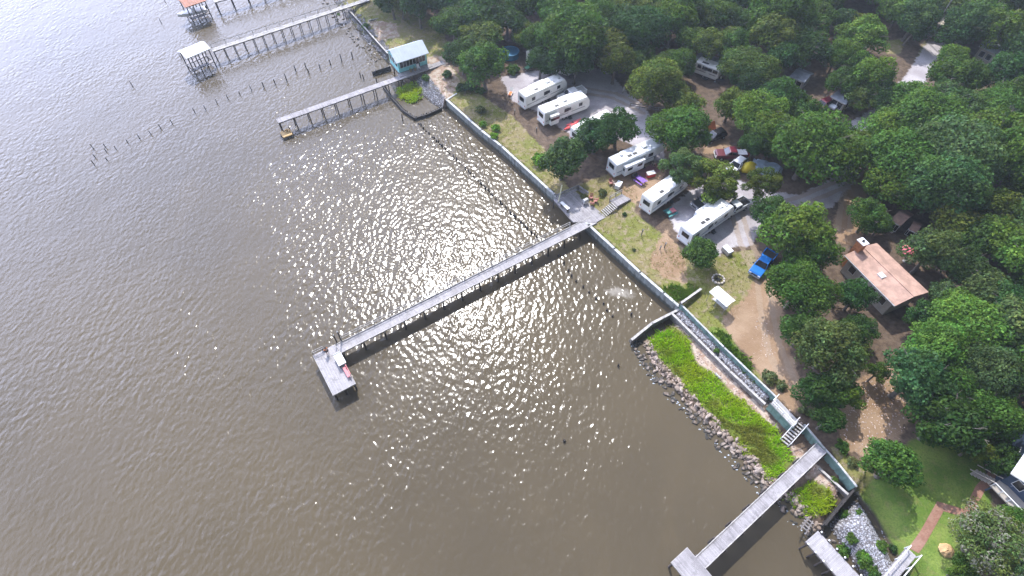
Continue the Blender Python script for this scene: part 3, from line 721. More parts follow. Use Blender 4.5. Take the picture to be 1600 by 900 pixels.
MB().loft([[(-0.5, -0.32, 0.78), (0.5, -0.32, 0.78), (0.5, 0.32, 0.78), (-0.5, 0.32, 0.78)], [(-0.42, -0.22, 1.02), (0.42, -0.22, 1.02), (0.42, 0.26, 1.02), (-0.42, 0.26, 1.02)]]).build('lid', M_PLASTICG, t, bevel=0.04)
for sx in (-1, 1):
    for sy in (-1, 1): MB().box((sx*0.4, sy*0.22, 0.21), (0.06, 0.06, 0.42)).build('leg', M_BLACK, t)
# steps and the landing pad above them
s0 = [at(938.5, 330, 2.0), at(947, 338.5, 2.0)]; s1 = [at(953, 313.5, 2.95), at(964.5, 322, 2.95)]
ax0, ax1 = (s0[0]+s0[1])/2, (s1[0]+s1[1])/2
t = thing('wooden_steps', 'pale wooden steps climbing from the timber deck to a plank landing', 'steps', (ax0.x, ax0.y, 0), PIER)
le = (ax1-ax0).xy.length; nst = 7; wd = 1.5
for k in range(nst):
    MB().box(((k+0.5)*le/nst, 0, 2.04+0.93*(k+0.5)/nst), (le/nst*0.62, wd, 0.05)).build('tread', M_PALEWOOD, t)
for s in (-1, 0, 1): MB().beam((0, s*(wd/2-0.06), 1.88), (le, s*(wd/2-0.06), 2.80), 0.06, 0.2).build('stringer', M_BEAM, t)
pd = [at(x, y, 2.98) for x, y in ((953, 313), (971.5, 303), (985.5, 311), (965, 322))]
t2 = thing('plank_landing', 'sloping plank landing with one side rail at the top of the pale steps', 'landing', (ax1.x, ax1.y, 0), PIER)
pl_ = [frame_of(t2).inverted() @ v for v in pd]
clip_boards(pl_, 2.98, seed=5).build('deck', M_DECKN, t2)
fr = MB()
for p, q_ in zip(pl_, pl_[1:]+pl_[:1]): fr.beam((p.x, p.y, 2.83), (q_.x, q_.y, 2.83), 0.07, 0.22)
fr.build('fascia', M_BEAM, t2)
for p in pl_: MB().box((p.x, p.y, 2.5), (0.12, 0.12, 0.9)).build('post', M_BEAM, t2)
a_, b_ = Vector(pl_[0]), Vector(pl_[1]); 
for f in (0, 0.5, 1):
    c = a_+(b_-a_)*f; MB().box((c.x, c.y+0.1, 3.4), (0.09, 0.09, 0.95)).build('rail_post', M_BEAM, t2)
for zz in (3.4, 3.82): MB().beam(a_+Vector((0, 0.17, zz-2.98)), b_+Vector((0, 0.17, zz-2.98)), 0.05, 0.12).build('rail', M_PALEWOOD, t2)

# second pier with the blue house
ZQ = 2.6
p0, p1 = at(433.3, 189.2, ZQ).xy, at(700, 94.5, ZQ).xy
pier2, L2 = pier_base('house_pier', 'narrow grey pier leading past the aqua house to a low yellow float', p0, p1, 1.45, ZQ, M_DECKN, 2.7, 0.10, seed=4)
q = frame_of(pier2).inverted()
fl = [q @ at(x, y, 0.55) for x, y in ((437.5, 203), (454.5, 201.5), (457.5, 211.5), (440.5, 216))]
cx = sum(v.x for v in fl)/4; cy_ = sum(v.y for v in fl)/4
wp = frame_of(pier2) @ Vector((cx, cy_, 0))
t = thing('low_platform', 'small low platform of fresh yellow wood at the end of the narrow house pier', 'platform', wp, PIER)
planks(-1.0, 1.0, -1.0, 1.0, 0.6, seed=8).build('deck', M_FRESH, t)
for sx in (-1, 1):
    MB().box((0, sx*0.95, 0.45), (2.0, 0.09, 0.22)).build('beam', M_FRESH, t)
    for sy in (-1, 1): MB().tube((sx*0.95, sy*0.85, -1.2), (sx*0.95, sy*0.85, 1.0 if sx > 0 else 0.62), 0.1, 0.1, 8).build('pile', M_PILE, t)
MB().box((0.3, 0.6, 0.78), (0.5, 0.3, 0.3)).build('step_box', M_FRESH, t)
# the aqua house
zf = 2.7
h0, h1 = at(624, 114, zf).xy, at(668, 99.5, zf).xy
hl, ha = span(h0, h1)
hl = (h1-h0).length
t = thing('stilt_house', 'small aqua house with white metal roof standing on piles beside the pier', 'house', (h0.x, h0.y, 0), ha)
HD, HE, HR = 4.6, 2.7, 4.0
def win(x, z, w_, h_, parent, y=-0.0, face='front'):
    pass
walls = MB()
walls.box((hl/2, 0.06, zf+HE/2), (hl, 0.12, HE)).box((hl/2, HD-0.06, zf+HE/2), (hl, 0.12, HE))
for xx in (0.06, hl-0.06): walls.loft([[(xx-0.06, 0.12, zf), (xx+0.06, 0.12, zf), (xx+0.06, 0.12, zf+HE), (xx-0.06, 0.12, zf+HE)], [(xx-0.06, HD/2, zf), (xx+0.06, HD/2, zf), (xx+0.06, HD/2, zf+HR-0.12), (xx-0.06, HD/2, zf+HR-0.12)], [(xx-0.06, HD-0.12, zf), (xx+0.06, HD-0.12, zf), (xx+0.06, HD-0.12, zf+HE), (xx-0.06, HD-0.12, zf+HE)]])
walls.build('wall', M_AQUA, t)
MB().box((hl/2, HD/2, zf-0.12), (hl+0.2, HD+0.2, 0.2)).build('floor_frame', M_BEAM, t)
for i in range(5):
    for yy in (0.3, HD-0.3): MB().tube((0.4+i*(hl-0.8)/4, yy, -1.0), (0.4+i*(hl-0.8)/4, yy, zf-0.22), 0.14, 0.14, 8).build('pile', M_PILE, t)
ov = 0.45
for s in (-1, 1):
    y_e = -ov if s < 0 else HD+ov; ze = zf+HE-ov*(HR-HE)/(HD/2)+0.06
    b = MB(); b.loft([[(-ov, y_e, ze), (-ov, HD/2, zf+HR+0.06), (-ov, HD/2, zf+HR-0.02), (-ov, y_e, ze-0.08)], [(hl+ov, y_e, ze), (hl+ov, HD/2, zf+HR+0.06), (hl+ov, HD/2, zf+HR-0.02), (hl+ov, y_e, ze-0.08)]])
    k = -ov+0.3
    while k < hl+ov: b.beam((k, y_e, ze+0.02), (k, HD/2, zf+HR+0.08), 0.04, 0.04); k += 0.6
    b.build('roof', M_ROOFW, t)
def framed_window(parent, c, w_, h_, axis, m=M_GLASS, fm=M_WHITE, out=-1):
    """pane with a white frame standing 3 cm proud of the wall; axis 'x' faces -y/+y, 'y' faces -x/+x"""
    f = MB(); e = 0.045
    for k in (-1, 1):
        if axis == 'x':
            f.box((c[0], c[1]+out*0.03, c[2]+k*(h_/2+e/2)), (w_+2*e, 0.06, e)); f.box((c[0]+k*(w_/2+e/2), c[1]+out*0.03, c[2]), (e, 0.06, h_))
        else:
            f.box((c[0]+out*0.03, c[1], c[2]+k*(h_/2+e/2)), (0.06, w_+2*e, e)); f.box((c[0]+out*0.03, c[1]+k*(w_/2+e/2), c[2]), (0.06, e, h_))
    o = f.build('window', fm, parent)
    d = (w_, 0.03, h_) if axis == 'x' else (0.03, w_, h_)
    cc = (c[0], c[1]+out*0.016, c[2]) if axis == 'x' else (c[0]+out*0.016, c[1], c[2])
    MB().box(cc, d).build('pane', m, o)
    return o
for i in range(8):
    if i == 5: continue
    framed_window(t, (0.75+i*(hl-1.5)/7, 0.0, zf+1.62), hl/9.4, 1.4, 'x')
dr = MB().box((0.75+5*(hl-1.5)/7, -0.02, zf+1.08), (0.85, 0.05, 2.1)).build('door', M_GLASS, t)
MB().box((0.75+5*(hl-1.5)/7+0.3, -0.07, zf+1.05), (0.04, 0.06, 0.14)).build('handle', M_RIM, dr)
for i in range(3): framed_window(t, (0.0, 0.9+i*1.4, zf+1.65), 0.95, 1.25, 'y')
MB().box((hl/2, -0.75, zf-0.08), (hl+1.0, 1.2, 0.12)).build('porch_floor', M_DECKN, t)
for k in range(2):
    p = frame_of(t) @ Vector((2.2+k*1.0, -0.9, zf))
    g = thing('potted_plant', 'yellow-green potted plant on the porch of the aqua house, %s' % ('nearer its seaward end' if k == 0 else 'nearer its door'), 'plant', p)
    MB().tube((0, 0, 0), (0, 0, 0.32), 0.16, 0.22, 10).build('pot', M_TERRA, g)
    b = MB(); r = random.Random(k)
    for i in range(90):
        a, e, l = r.uniform(0, 6.28), r.uniform(0.2, 1.5), r.uniform(0.3, 0.6); v = Vector((math.cos(a)*math.cos(e), math.sin(a)*math.cos(e), math.sin(e)))*l+Vector((0, 0, .32))
        b.add([v+Vector((r.uniform(-.09, .09), r.uniform(-.09, .09), r.uniform(-.09, .09))) for _ in range(3)], [(0, 1, 2)])
    b.build('foliage', mat('yellow_green_leaf', (0.22, 0.27, 0.04), 0.6, 0.3, 9), g)
p = frame_of(t) @ Vector((hl*0.62, -0.85, zf))
g = thing('porch_chair', 'white chair on the porch by the door of the aqua house', 'chair', p, ha)
MB().box((0, 0, 0.42), (0.6, 0.55, 0.05)).build('seat', M_WHITE, g); MB().box((0, 0.28, 0.75), (0.6, 0.05, 0.65)).build('backrest', M_WHITE, g)
for sx in (-1, 1):
    for sy in (-1, 1): MB().box((sx*0.26, sy*0.23, 0.2), (0.05, 0.05, 0.4)).build('leg', M_WHITE, g)

# third pier and its boathouse; fourth at the top edge
def boathouse(p0px, p1px, wpx, roofpx, z_eave, roofmat, label, hull=None, pier_label=None, seed=5):
    pass
ZR = 2.7
p0, p1 = at(331, 78.5, ZR).xy, at(576, -1.5, ZR).xy
pier3, L3 = pier_base('boathouse_pier', 'long thin pier on many posts leading to the white-roofed boathouse', p0, p1, 1.35, ZR, M_PALEWOOD, 2.1, 0.085, seed=6)
railing(pier3, 0.3, L3-0.3, 0.72, ZR, 0.95, 3.2, M_PALEWOOD, rails=(1.0,))
def open_boathouse(name, label, corner_px, z_eave, z_top, roofm, zdeck, hullcol=None):
    # corner_px: near-left and near-right eave corners, far-right eave corner of the roof
    a, b, c = (at(x, y, z_eave) for x, y in corner_px)
    an = math.atan2(b.y-a.y, b.x-a.x); lx = (b-a).xy.length; ly = abs((c-b).xy.dot(Vector((-math.sin(an), math.cos(an)))))
    t = thing(name, label, 'boathouse', (a.x, a.y, 0), an)
    for s in (0, 1):
        y_e = 0 if s == 0 else ly
        r = MB(); r.loft([[(0, y_e, z_eave), (0, ly/2, z_top), (0, ly/2, z_top-0.08), (0, y_e, z_eave-0.08)], [(lx, y_e, z_eave), (lx, ly/2, z_top), (lx, ly/2, z_top-0.08), (lx, y_e, z_eave-0.08)]])
        k = 0.3
        while k < lx: r.beam((k, y_e, z_eave+0.02), (k, ly/2, z_top+0.02), 0.04, 0.04); k += 0.6
        r.build('roof', roofm, t)
    for i in range(4):
        for yy in (0.35, ly-0.35):
            x = 0.4+i*(lx-0.8)/3; MB().tube((x, yy, -1.2), (x, yy, z_eave+(0.05)), 0.13, 0.12, 8).build('post', M_PILE, t)
    for yy in (0.35, ly-0.35):
        MB().box((lx/2, yy, z_eave-0.2), (lx-0.6, 0.1, 0.22)).build('header', M_BEAM, t)
        planks(0.3, lx-0.3, yy-0.45, yy+0.45, zdeck, seed=3).build('walkway', M_DECKN, t)
        MB().box((lx/2, yy, zdeck-0.2), (lx-0.6, 0.14, 0.28)).build('beam', M_CREOSOTE, t)
    for x in (0.4, lx-0.4): MB().box((x, ly/2, zdeck-0.45), (0.14, ly-0.7, 0.22)).build('lift_beam', M_CREOSOTE, t)
    MB().box((lx/2, ly-0.4, zdeck+0.95), (lx-0.8, 0.06, 0.1)).build('rail', M_PALEWOOD, t)
    return t, lx, ly
b1, lx1, ly1 = open_boathouse('boathouse', 'open boathouse with a pale metal roof at the end of the thin pier', [(291, 92), (329, 75.5), (325, 60)], 4.3, 5.0, M_ROOFW, 1.5)
b2, lx2, ly2 = open_boathouse('boathouse', 'open boathouse with a rusty orange roof cut by the top edge', [(289, 12), (323, 0.5), (318, -14)], 4.3, 5.1, M_RUST, 1.5)
def boat(label, loc, rz, ln=6.0, hm=M_WHITE):
    t = thing('motor_boat', label, 'boat', loc, rz)
    rings = []
    for f, wv, zb in ((0, 1.0, 0.0), (0.35, 1.05, -0.02), (0.65, 0.95, 0.0), (0.85, 0.6, 0.12), (1.0, 0.05, 0.4)):
        x = f*ln-ln/2; rings.append([(x, 0, zb), (x, wv*0.8, zb+0.35), (x, wv*1.05, 0.95+0.15*f), (x, 0, 0.98+0.16*f), (x, -wv*1.05, 0.95+0.15*f), (x, -wv*0.8, zb+0.35)])
    MB().loft(rings).build('hull', hm, t, bevel=0.03)
    MB().box((-0.4, 0, 1.25), (0.8, 0.7, 0.6), taper=0.8).build('console', M_WHITE, t, bevel=0.04)
    MB().box((-0.05, 0, 1.62), (0.04, 0.6, 0.3)).build('windscreen', M_GLASS, t)
    MB().box((-ln/2-0.2, 0, 1.0), (0.4, 0.4, 0.8)).build('outboard_motor', M_BLACK, t, bevel=0.05)
    return t
c = frame_of(b2) @ Vector((1.4, ly2/2-0.1, 1.2)); boat('white boat whose bow sticks out under the rusty roofed boathouse', c, ha+math.pi, 6.4)
p0 = at(334, 2, ZR).xy; p1 = p0+Vector((math.cos(PIER), math.sin(PIER)))*60
pier4, L4 = pier_base('boathouse_pier', 'pier leaving the rusty-roofed boathouse at the top edge', p0, p1, 1.35, ZR, M_PALEWOOD, 3.6, 0.12, seed=7)

# narrow pier at the bottom
ZN = 2.55
p0, p1 = at(1094, 879.5, ZN).xy, at(1283.5, 699.5, ZN).xy
pier5, L5 = pier_base('narrow_pier', 'narrow plank pier crossing the marsh grass to a T-shaped end', p0, p1, 1.5, ZN, M_DECKN, 3.0, 0.13, seed=11, edge=M_PALEWOOD)
inv5 = frame_of(pier5).inverted()
ta, tb = inv5 @ at(1048.7, 878.3, ZN), inv5 @ at(1074.2, 856, ZN)
planks(ta.x, tb.x, -4.2, (ta.y+tb.y)/2, ZN-0.004, seed=12).build('end_platform', M_DECKN, pier5)
fr = MB()
for yy in (-4.2, (ta.y+tb.y)/2): fr.box(((ta.x+tb.x)/2, yy, ZN-0.13), (tb.x-ta.x, 0.08, 0.24))
for xx in (ta.x, tb.x): fr.box((xx, ((ta.y+tb.y)/2-4.2)/2, ZN-0.13), (0.08, (ta.y+tb.y)/2+4.28, 0.242))
fr.build('platform_frame', M_PALEWOOD, pier5)
for xx in (ta.x+0.2, tb.x-0.2):
    for yy in (-4.0, -1.5, (ta.y+tb.y)/2-0.2): MB().tube((xx, yy, -1.2), (xx, yy, ZN-0.06), 0.14, 0.13, 8).build('pile', M_PILE, pier5)
# dock in the bottom right corner
zk = 2.2
c1, c2, c3, c4 = (at(x, y, zk) for x, y in ((1260, 847.5), (1278, 829.5), (1339, 896), (1309.5, 899)))
an = math.atan2(c3.y-c2.y, c3.x-c2.x); dkw = abs((c2-c1).xy.dot(Vector((-math.sin(an), math.cos(an)))))
t = thing('side_dock', 'wide bleached plank dock with low white posts at the bottom edge by the shrubs', 'dock', (c2.x, c2.y, 0), an)
planks(0.0, 11, -dkw, 0, zk, seed=13).build('deck', M_DECK, t)
for yy in (-dkw, 0):
    MB().box((5.5, yy, zk-0.15), (11, 0.1, 0.26)).build('stringer', M_BEAM, t)
    k = 0.3
    while k < 11:
        MB().tube((k, yy+(0.1 if yy == 0 else -0.1), -1.0), (k, yy+(0.1 if yy == 0 else -0.1), zk+0.3), 0.11, 0.1, 8).build('pile', M_PILE, t)
        MB().tube((k, yy+(0.1 if yy == 0 else -0.1), zk+0.3), (k, yy+(0.1 if yy == 0 else -0.1), zk+0.38), 0.12, 0.04, 8).build('pile_cap', M_WHITE, t); k += 1.05
# gangway with white rails
g0, g1 = at(1424.5, 862.5, 1.9), at(1388, 905, 1.9)
ln, an = span(g0.xy, g1.xy)
t = thing('gangway', 'plank gangway with white handrails at the end of the brick path', 'gangway', (g0.x, g0.y, 0), an)
planks(0, ln+1.5, -0.55, 0.55, 1.9, seed=14).build('deck', M_DECK, t)
for s in (-1, 1):
    MB().box(((ln+1.5)/2, s*0.62, 2.85), (ln+1.5, 0.09, 0.09)).build('handrail', M_WHITE, t)
    MB().box(((ln+1.5)/2, s*0.55, 1.76), (ln+1.5, 0.08, 0.22)).build('stringer', M_BEAM, t)
    for k in range(4): MB().box((0.1+k*(ln+1.2)/3, s*0.62, 2.2), (0.09, 0.09, 1.25)).build('rail_post', M_WHITE, t)

# small railed landing and stairs at the teal wall
q = [at(x, y, 2.5) for x, y in ((1204, 630), (1213, 621), (1248, 658), (1239, 667))]
t = thing('railed_landing', 'small concrete landing with thin white rails beside the teal wall', 'landing', (q[1].x, q[1].y, 0), 0)
FR[t.name] = Matrix.Translation((q[1].x, q[1].y, 0))
lq = [frame_of(t).inverted() @ v for v in q]
MB().prism([(v.x, v.y) for v in lq], 2.40, 2.50).build('slab', M_CONC, t)
for (i, j, n) in ((0, 1, 1), (0, 3, 4)):
    a, b = Vector(lq[i]), Vector(lq[j])
    for k in range(n+1):
        c = a+(b-a)*k/n; MB().box((c.x, c.y, 3.0), (0.07, 0.07, 1.0)).build('rail_post', M_WHITE, t)
    for zz in (0.55, 1.0): MB().beam(a+Vector((0, 0, zz)), b+Vector((0, 0, zz)), 0.06, 0.06).build('rail', M_WHITE, t)
u0, u1 = at(1252.5, 661, 2.5), at(1224, 693, 0.8)
ln, an = span(u0.xy, u1.xy)
t = thing('stairs', 'grey stairs with white handrails leading down from the wall to the marsh', 'stairs', (u0.x, u0.y, 0), an)
for k in range(8):
    MB().box(((k+0.5)*ln/8, 0, 2.42-1.55*(k+0.5)/8), (ln/8*0.6, 1.0, 0.05)).build('tread', M_PALEWOOD, t)
for s in (-1, 1):
    MB().beam((0, s*0.54, 2.35), (ln, s*0.54, 0.75), 0.06, 0.24).build('stringer', M_BEAM, t)
    MB().beam((0, s*0.6, 3.35), (ln, s*0.6, 1.75), 0.07, 0.09).build('handrail', M_WHITE, t)
    for f in (0.02, 0.98): MB().box((f*ln, s*0.6, 2.75-1.6*f), (0.08, 0.08, 1.2)).build('rail_post', M_WHITE, t)
# broken boards by the dock
for (x, y, rz, l, lab) in ((1258, 822, 0.9, 2.2, 'bleached broken frame of boards on the rocks beside the bottom dock'),):
    p = at(x, y, 0.9); t = thing('board_tangle', lab, 'debris', p, an+0.0)
    for s in (-0.3, 0.3): MB().beam((-l/2, s, 0.1), (l/2, s+0.1, 0.5), 0.1, 0.16).build('board', M_BEAM, t)
    for k in range(4): MB().beam((-l/2+0.3+k*0.45, -0.5, 0.25+k*0.08), (-l/2+0.3+k*0.45, 0.5, 0.25+k*0.08), 0.16, 0.05).build('slat', M_BEAM, t)
for i, (x, y, x2, y2, lab) in enumerate(((1248, 787, 1254, 797, 'pale driftwood plank lying on the small marsh patch'), (1242, 806, 1253, 814, 'pale driftwood log on the rocks below the small marsh patch'), (1118, 583, 1126, 592, 'short bleached plank on the sand beside the large marsh patch'), (576, 33, 596, 27, 'fallen grey trunk lying on the far grassy bank'))):
    zz = gz(at(x, y, 1)); a, b = at(x, y, zz+0.2), at(x2, y2, zz+0.2)
    t = thing('driftwood', lab, 'driftwood', (a.x, a.y, a.z))
    MB().tube((0, 0, 0), b-a, 0.16, 0.1, 7).build('log', M_PALEWOOD, t)
    MB().tube((b-a)*0.4, (b-a)*0.7+Vector((0.3, -0.3, 0.25)), 0.07, 0.03, 6).build('branch', M_PALEWOOD, t)

# ------------------------------------------------------------ old pilings
PROTO = []
for k in range(4):
    me_ = bpy.data.meshes.new('piling'); b = MB(); r = random.Random(k)
    n = 8; rings = []
    for z, rr in ((-1.2, 0.15), (0.0, 0.15), (0.6, 0.14), (1.0, 0.12)):
        rings.append([((rr+r.uniform(-.02, .02))*math.cos(6.283*i/n)+z*0.04*(k-1.5), (rr+r.uniform(-.02, .02))*math.sin(6.283*i/n), z+(r.uniform(-.12, .1) if z == 1.0 else 0)) for i in range(n)])
    b.loft(rings); me_.from_pydata(b.v, [], b.f); me_.materials.append(M_CREOSOTE); PROTO.append(me_)
def piling(p, h, label, group, k=0, fat=1.0):
    o = bpy.data.objects.new('old_piling', PROTO[k % 4]); C.objects.link(o)
    o.location = (p.x, p.y, 0); o.scale = (fat, fat, h); o.rotation_euler = (0, 0, random.uniform(0, 6.28))
    return tag(o, label, 'piling', group)
gl = 'close row of rotten piling stubs off the long seawall'
a, b = at(655, 194, 0), at(838, 371, 0); ln = (b-a).length; k = 0.0; i = 0
while k < ln:
    p = a+(b-a)*(k/ln)+Vector((random.uniform(-.1, .1), random.uniform(-.1, .1), 0))
    piling(p, random.uniform(0.18, 0.6), 'rotten black piling stub in the dense row between the mud basin and the large pier', gl, i, random.uniform(0.8, 1.3)); i += 1
    k += random.choice((0.45, 0.5, 0.55, 0.7, 1.1))
for x, y in ((873, 400), (881, 412), (888, 424), (893, 432), (900, 440), (911, 449), (920, 457), (931, 467), (943, 475), (948, 485), (957, 495), (966, 572), (986, 492)):
    piling(at(x, y, 0), random.uniform(0.3, 0.6), 'scattered black piling stub in the shallow water between the large pier and the rocks', 'scattered stubs off the seawall corner', i, 1.0); i += 1
r1 = [(440, 700), (446, 738), (444, 775), (495, 690), (499, 712), (503, 752), (545, 700), (600, 670), (655, 650), (708, 630), (755, 605), (808, 580), (915, 530), (965, 515), (1018, 485), (1070, 465), (1125, 445), (1180, 425)]
for x, y in r1: piling(at(x/3, y/3, 0), random.uniform(.55, 1.2), 'thin old post in the long straight row reaching out into the bay', 'outer row of old posts', i, 0.55); i += 1
r2 = [(37, 400), (90, 385), (145, 372), (187, 325), (235, 310), (248, 335), (300, 312), (350, 295), (402, 278), (452, 260), (490, 352), (505, 362), (567, 378), (688, 555)]
for x, y in r2: piling(at(400+x/3, y/3+3, 0), random.uniform(.8, 1.7), 'old post standing in the water between the two far piers', 'posts between the far piers', i, 0.75); i += 1
for x, y, lab in ((622, 405, 'lone old post in open water well below the white-roofed boathouse'), (757, 110, 'lone old post in open water near the top left'), (775, 10, 'lone old post at the top edge beside the rusty boathouse'), (850, 275, 'lone old post just seaward of the white-roofed boathouse')):
    piling(at(x/3, y/3, 0), 1.2, lab, None, i, 0.55); i += 1
piling(at(882, 690, 0), 0.4, 'single dark stub in open water at the middle of the lower bay', None, i, 1.2)
# ------------------------------------------------------------ trailers and vehicles
def wheel(parent, x, y, r=0.36, w_=0.24, side=1):
    o = MB().tube((x, y-w_/2, r), (x, y+w_/2, r), r, r, 14).build('wheel', M_TYRE, parent)
    MB().tube((x, y+side*(w_/2-0.02), r), (x, y+side*(w_/2+0.015), r), r*0.6, r*0.55, 12).build('rim', M_RIM, o)
    return o
def trailer(label, rear_px, toward_px, ln=10.0, kind='travel', body=None, roof=None, slide=None, slide2=None, stripe=None, doors=True, wd=2.5, ht=3.35, acs=(0.55,), tongue=True):
    """rear_px: middle of the rear wall on the ground; the body runs from there toward toward_px"""
    body = body or M_RVWHITE; roof = roof or M_RVROOF; stripe = stripe or M_STRIPE
    a, b = on(*rear_px), on(*toward_px)
    rz = math.atan2(b.y-a.y, b.x-a.x)
    t = thing('camper_trailer', label, 'camper', (a.x, a.y, gz((a.x+b.x, a.y+b.y) if False else a)), rz)
    z0, z1 = 0.62, ht
    if kind == 'fifth':                           # raised nose over the truck bed
        prof = [(0, z0), (ln-2.4, z0), (ln-2.3, 1.55), (ln-0.35, 1.65), (ln, 2.1), (ln-0.25, z1-0.25), (ln-0.9, z1), (2.6, z1), (2.3, z1-0.14), (0.1, z1-0.18), (0, z1-0.35)]
    elif kind == 'motor':
        prof = [(0, z0), (ln, z0-0.1), (ln+0.12, 1.4), (ln-0.1, z1-0.4), (ln-0.5, z1), (0.15, z1), (0, z1-0.2)]
    else:
        prof = [(0, z0), (ln-0.5, z0), (ln, 1.2), (ln-0.12, 2.4), (ln-0.75, z1-0.03), (ln-1.3, z1), (0.15, z1), (0, z1-0.2)]
    MB().profile(prof, -wd/2, wd/2).build('body', body, t, bevel=0.07)
    rp = [p for p in prof if p[1] > z1-0.42]; rp.sort()
    MB().profile([(x, z+0.025) for x, z in rp]+[(x, z-0.02) for x, z in reversed(rp)], -wd/2+0.1, wd/2-0.1).build('roof', roof, t)
    for f in acs: MB().box((ln*f, 0, z1+0.17), (0.95, 0.7, 0.30), taper=0.82).build('air_conditioner', M_WHITE, t, bevel=0.04)
    for f in (0.2, 0.72, 0.85): MB().box((ln*f, 0.45 if f < 0.5 else -0.4, z1+0.07), (0.4, 0.4, 0.14)).build('roof_vent', M_PLASTICG if f > 0.8 else M_WHITE, t)
    def window(x, y, z, w_, h_, sgn):
        f = MB().box((x, y+sgn*0.02, z), (w_+0.1, 0.04, h_+0.1)).build('window', M_BLACK, t, bevel=0.01)
        MB().box((x, y+sgn*0.045, z), (w_, 0.02, h_)).build('pane', M_GLASS, f)
    f = MB().box((-0.02, 0, 2.25), (0.05, 1.35, 0.85)).build('window', M_BLACK, t, bevel=0.015)
    MB().box((-0.05, 0, 2.25), (0.02, 1.22, 0.72)).build('pane', M_GLASS, f)
    MB().box((-0.05, 0, 0.62), (0.1, wd-0.1, 0.16)).build('bumper', M_PLASTICG, t)
    for s in (-1, 1): MB().box((-0.02, s*0.95, 1.15), (0.04, 0.14, 0.3)).build('tail_light', M_LAMP, t)
    rv = random.Random(len(label)); wx = [f+rv.uniform(-.04, .04) for f in ((0.16, 0.44, 0.80), (0.2, 0.38, 0.66, 0.82), (0.14, 0.7))[rv.randrange(3)]]
    for k in range(rv.randrange(1, 3)): MB().box((ln*(0.3+0.1*k), -0.5, z1+0.05), (0.8, 0.5, 0.05)).build('solar_panel', M_BLACK, t)
    for s in (-1, 1):
        y = s*wd/2
        for k, x in enumerate(wx):
            if slide and s == -1 and slide[0] < x*ln < slide[1]: continue
            window(x*ln, y, 2.25, 0.95 if k % 2 else 0.7, 0.6, s)
        MB().box((ln*0.46, y+s*0.006, 1.45), (ln*0.86, 0.012, 0.16)).build('stripe', stripe, t)
        MB().beam((ln*0.25, y+s*0.007, 1.62), (ln*0.62, y+s*0.007, 1.95), 0.012, 0.10).build('stripe', stripe, t)
    if doors:
        d = MB().box((ln*0.55, -wd/2-0.015, 1.75), (0.72, 0.03, 1.9)).build('door', body, t, bevel=0.01)
        MB().box((ln*0.55, -wd/2-0.035, 2.25), (0.45, 0.02, 0.6)).build('door_window', M_GLASS, d)
        MB().box((ln*0.55-0.28, -wd/2-0.05, 1.65), (0.05, 0.05, 0.14)).build('handle', M_BLACK, d)
        MB().box((ln*0.55, -wd/2-0.35, 0.3), (0.7, 0.55, 0.05)).box((ln*0.55, -wd/2-0.12, 0.55), (0.7, 0.3, 0.05)).build('step', M_BLACK, t)
    for sl_, sgn in ((slide, -1), (slide2, 1)):
        if sl_:
            x0, x1 = sl_; xm = (x0+x1)/2; yy = sgn*(wd/2+0.42)
            b_ = MB().box((xm, yy, 1.72), (x1-x0, 0.86, 1.95)).build('slide_out', body, t, bevel=0.05)
            MB().box((xm, yy, 2.72), (x1-x0+0.06, 0.92, 0.05)).build('slide_roof', roof, b_)
            for k in range(2):
                MB().box((xm+(k-0.5)*(x1-x0)*0.5, yy+sgn*0.44, 2.0), (1.05, 0.03, 0.55)).build('window', M_GLASS, b_)
            MB().box((x0-0.012, yy, 2.0), (0.03, 0.4, 0.55)).build('window', M_GLASS, b_)
    ax = (ln*0.44, ln*0.44+0.85) if kind != 'motor' else (ln*0.27, ln*0.80)
    for x in ax:
        for s in (-1, 1): wheel(t, x, s*(wd/2-0.2), 0.36, 0.24, s)
    MB().box((ln*0.45, 0, 0.52), (ln*0.82, wd*0.6, 0.2)).build('chassis', M_BLACK, t)
    if kind == 'motor':
        MB().box((ln+0.1, 0, 2.1), (0.06, 2.1, 1.1)).build('windscreen', M_GLASS, t)
        for s in (-1, 1):
            MB().box((ln+0.12, s*0.9, 1.0), (0.05, 0.3, 0.2)).build('headlight', M_CLEAR, t); MB().box((ln-0.3, s*(wd/2+0.2), 2.0), (0.12, 0.3, 0.4)).build('mirror', M_BLACK, t)
    else:
        x = ln-1.6 if kind == 'fifth' else ln-0.5
        for s in (-1, 1): MB().box((x, s*0.8, 0.36), (0.1, 0.1, 0.72)).box((x, s*0.8, 0.03), (0.3, 0.3, 0.06)).build('jack', M_RIM, t)
        if kind == 'travel' and tongue:
            for s in (-1, 1): MB().beam((ln-0.7, s*0.7, 0.55), (ln+1.0, 0, 0.55), 0.08, 0.12).build('tow_bar', M_BLACK, t)
            MB().tube((ln+0.25, 0, 0.6), (ln+0.25, 0, 1.05), 0.16, 0.16, 10).build('gas_bottle', M_WHITE, t)
    # rolled awning and gutter line
    MB().tube((ln*0.42, -wd/2-0.09, z1-0.2), (ln*0.85, -wd/2-0.09, z1-0.2), 0.07, 0.07, 8).build('awning_roll', M_PLASTICG if not slide else body, t)
    return t
def mid(a, b): return ((a[0]+b[0])/2, (a[1]+b[1])/2)
trailer('white trailer with a taupe swoosh, parked alone at the upper end of the gravel lot', mid((809, 169), (821, 172)), (867, 146), 10.4, 'travel', slide2=(3.2, 6.8), acs=(0.6,))
trailer('white trailer with a short side bay at its rear, beside the white pickup on gravel', mid((839, 193), (850, 197)), (901, 172.5), 10.4, 'travel', slide=(0.9, 2.7), acs=(0.5,), slide2=(5.0, 8.0))
trailer('plain white motor home half hidden under two dark trees', (896, 227), (944, 202), 9.0, 'motor', slide=None, acs=(0.5,), doors=False)
